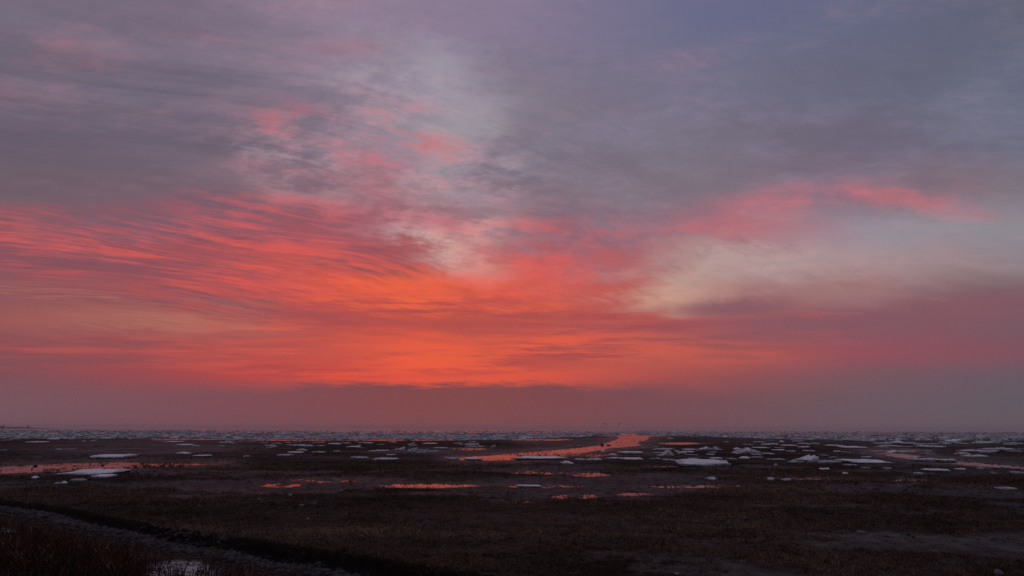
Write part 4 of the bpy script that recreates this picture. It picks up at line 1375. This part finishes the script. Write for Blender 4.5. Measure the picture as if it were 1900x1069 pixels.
# ------------------------------------------------------------------ stake, litter, platform
x, y, z = rest_at(59, 872)
d = math.hypot(x, y)
o = link('leaning_stake', None)
o.location = (x, y, z)
o.scale = (0.6, 0.6, 0.62)
tag(o, 'short dark stake leaning at the edge of the straight pink creek', 'stake')
bm = bmesh.new()
bmesh.ops.create_cone(bm, segments=8, radius1=0.06, radius2=0.035, depth=0.75, cap_ends=True)
for v in bm.verts:
    v.co.z += 0.37
    v.co.x += v.co.z * v.co.z * 0.10
c = link('post', bm_mesh('post', bm), M_twig, o)
c.rotation_euler = (0, 0.12, 0)
bm = bmesh.new()
bmesh.ops.create_cone(bm, segments=6, radius1=0.13, radius2=0.05, depth=0.3, cap_ends=True)
for v in bm.verts:
    v.co *= random.uniform(0.85, 1.2)
    v.co.z += 0.12
link('weed_tangle', bm_mesh('weed_tangle', bm), M_clod, o)


def crumple(name, mat_, seed, sub=2, amp=0.35, flat=0.6):
    rs = random.Random(seed)
    bm = bmesh.new()
    bmesh.ops.create_icosphere(bm, subdivisions=sub, radius=1.0)
    for v in bm.verts:
        v.co *= 1 + rs.uniform(-amp, amp)
        v.co.z = max(v.co.z * flat, -0.1)
    me = bm_mesh(name, bm)
    me.materials.append(mat_)
    return me


def litter(px, py, w, name, mat_, label, cat, flat=0.6, amp=0.35):
    x, y, z = rest_at(px, py)
    sc = w / FPX * math.hypot(x, y) / 2 * 0.75
    o = link(name, crumple(name, mat_, int(px), 2, amp, flat))
    o.scale = (sc, sc * 0.7, sc)
    o.location = (x, y, z + 0.03)
    o.rotation_euler = (0, 0, px)
    return tag(o, label, cat)


o = litter(789, 974, 13, 'plastic_bag', M_blue, 'crumpled dark blue plastic bag standing up among brown marsh plants', 'bag', 1.3, 0.22)
bm = bmesh.new()
bmesh.ops.create_cone(bm, segments=7, radius1=0.34, radius2=0.12, depth=0.8, cap_ends=True)
for v in bm.verts:
    v.co *= random.uniform(0.85, 1.15)
    v.co.z += 1.35
link('knotted_neck', bm_mesh('knotted_neck', bm), M_blue, o)
litter(1046, 975, 7, 'plastic_scrap', M_orange, 'small orange plastic scrap on bare grey ground', 'litter', 0.5)
litter(1170, 1032, 6, 'plastic_scrap', M_red, 'small red plastic scrap in brown marsh plants', 'litter', 0.6)
litter(1074, 1018, 6, 'cloth_scrap', M_red, 'dull red scrap of cloth standing up in marsh plants', 'litter', 1.2)
litter(481, 927, 8, 'foam_chunk', M_white, 'white foam chunk, larger of two on the frosty mud', 'litter', 0.6)
litter(485, 917, 5, 'foam_chunk', M_white, 'white foam crumb, smaller of two on the frosty mud', 'litter', 0.6)
litter(538, 921, 9, 'ice_shard', M_white, 'thin upright ice shard standing in the bare purple mud', 'ice', 0.9, 0.6)
litter(559, 939, 11, 'ice_shard', M_white, 'flat broken ice shard at the edge of the brown plants', 'ice', 0.35, 0.5)
litter(571, 964, 8, 'foam_chunk', M_white, 'flat white scrap beside dense brown marsh plants', 'litter', 0.3)
litter(1382, 964, 12, 'crumpled_sheet', M_paleRock, 'pale crumpled sheet lying alone on dark ground beside thick plants', 'litter', 0.7)
litter(840, 1005, 6, 'foam_chunk', M_paleRock, 'dull pale scrap half hidden in plants above the scarp', 'litter', 0.5)
litter(575, 896, 4, 'ice_crumb', M_white, 'tiny ice crumb in the reedy pool with broken reflections', 'ice', 0.8)
litter(634, 911, 10, 'ice_crumb', M_white, 'small flat ice crumb on mud below the reedy pool', 'ice', 0.25)
litter(852, 905, 7, 'ice_crumb', M_white, 'ice crumb in the bright orange pool', 'ice', 0.6)
litter(1255, 1067, 14, 'ice_crust', M_white, 'flat white ice crust on dark ground among short plants', 'ice', 0.2)
litter(1729, 881, 7, 'plastic_scrap', M_orange, 'orange brown scrap lying near a small white ice cake', 'litter', 1.0)
litter(187, 953, 5, 'plastic_scrap', M_orange, 'small orange scrap on the dark gravel strip', 'litter', 0.7)

# steel platform out at sea, cut by the edge of the view
d = 1400.0
v = ray(-1, 797)
px0 = Vector((v.x, v.y, 0)).normalized() * d
root = link('sea_platform', None)
root.location = (px0.x, px0.y, 0)
root.rotation_euler = (0, 0, 0.65)
root.scale = (0.6, 0.6, 0.75)
tag(root, 'small dark steel platform on legs far out on the ice', 'platform')


def box(name, sx, sy, sz, loc, mat_, parent):
    bm = bmesh.new()
    bmesh.ops.create_cube(bm, size=1.0)
    for q in bm.verts:
        q.co = Vector((q.co.x * sx, q.co.y * sy, q.co.z * sz))
    bmesh.ops.bevel(bm, geom=bm.edges[:], offset=min(sx, sy, sz) * 0.06, segments=1, affect='EDGES')
    o = link(name, bm_mesh(name, bm), mat_, parent)
    o.location = loc
    return o


box('deck', 20, 10, 1.6, (0, 0, 8.2), M_iron, root)
box('cabin', 8, 6, 2.6, (-3.5, 0, 10.3), M_iron, root)
mast = box('crane_mast', 0.8, 0.8, 3.2, (6.5, 0, 10.6), M_iron, root)
b_ = box('crane_boom', 7, 0.5, 0.5, (2.1, 0, 0.8), M_iron, mast)
b_.rotation_euler = (0, -0.25, 0)
for sx in (-6.5, 6.0):
    for sy in (-3.5, 3.5):
        box('leg', 1.1, 1.1, 9.0, (sx, sy, 3.3), M_iron, root)
# beacon on the far coast
root = link('far_beacon', None)
v = ray(52, 795)
p0 = Vector((v.x, v.y, 0)).normalized() * 6150
root.location = (p0.x, p0.y, 0)
tag(root, 'tiny distant tower rising from the low far coast', 'tower')
root.scale = (0.7, 0.7, 0.8)
box('shaft', 9, 9, 26, (0, 0, 11), M_iron, root)
box('lantern_room', 14, 14, 6, (0, 0, 26), M_iron, root)

# ------------------------------------------------------------------ evening haze over the flats
bm = bmesh.new()
bmesh.ops.create_cube(bm, size=1.0)
for q in bm.verts:
    q.co = Vector((q.co.x * 2 * (FAR + 60), q.co.y * 2 * (FAR + 60), -4.0 if q.co.z < 0 else 34.0))
M_haze = bpy.data.materials.new('haze')
M_haze.use_nodes = True
ht = M_haze.node_tree
for q in list(ht.nodes):
    if q.type != 'OUTPUT_MATERIAL':
        ht.nodes.remove(q)
pv = ht.nodes.new('ShaderNodeVolumePrincipled')
pv.inputs['Color'].default_value = (0.9, 0.86, 0.88, 1)
pv.inputs['Density'].default_value = 0.00011
pv.inputs['Anisotropy'].default_value = 0.2
ht.links.new(pv.outputs[0], [q for q in ht.nodes if q.type == 'OUTPUT_MATERIAL'][0].inputs['Volume'])
tag(link('haze', bm_mesh('haze', bm), M_haze), 'thin evening haze lying over the ice and flats', 'haze', kind='stuff')
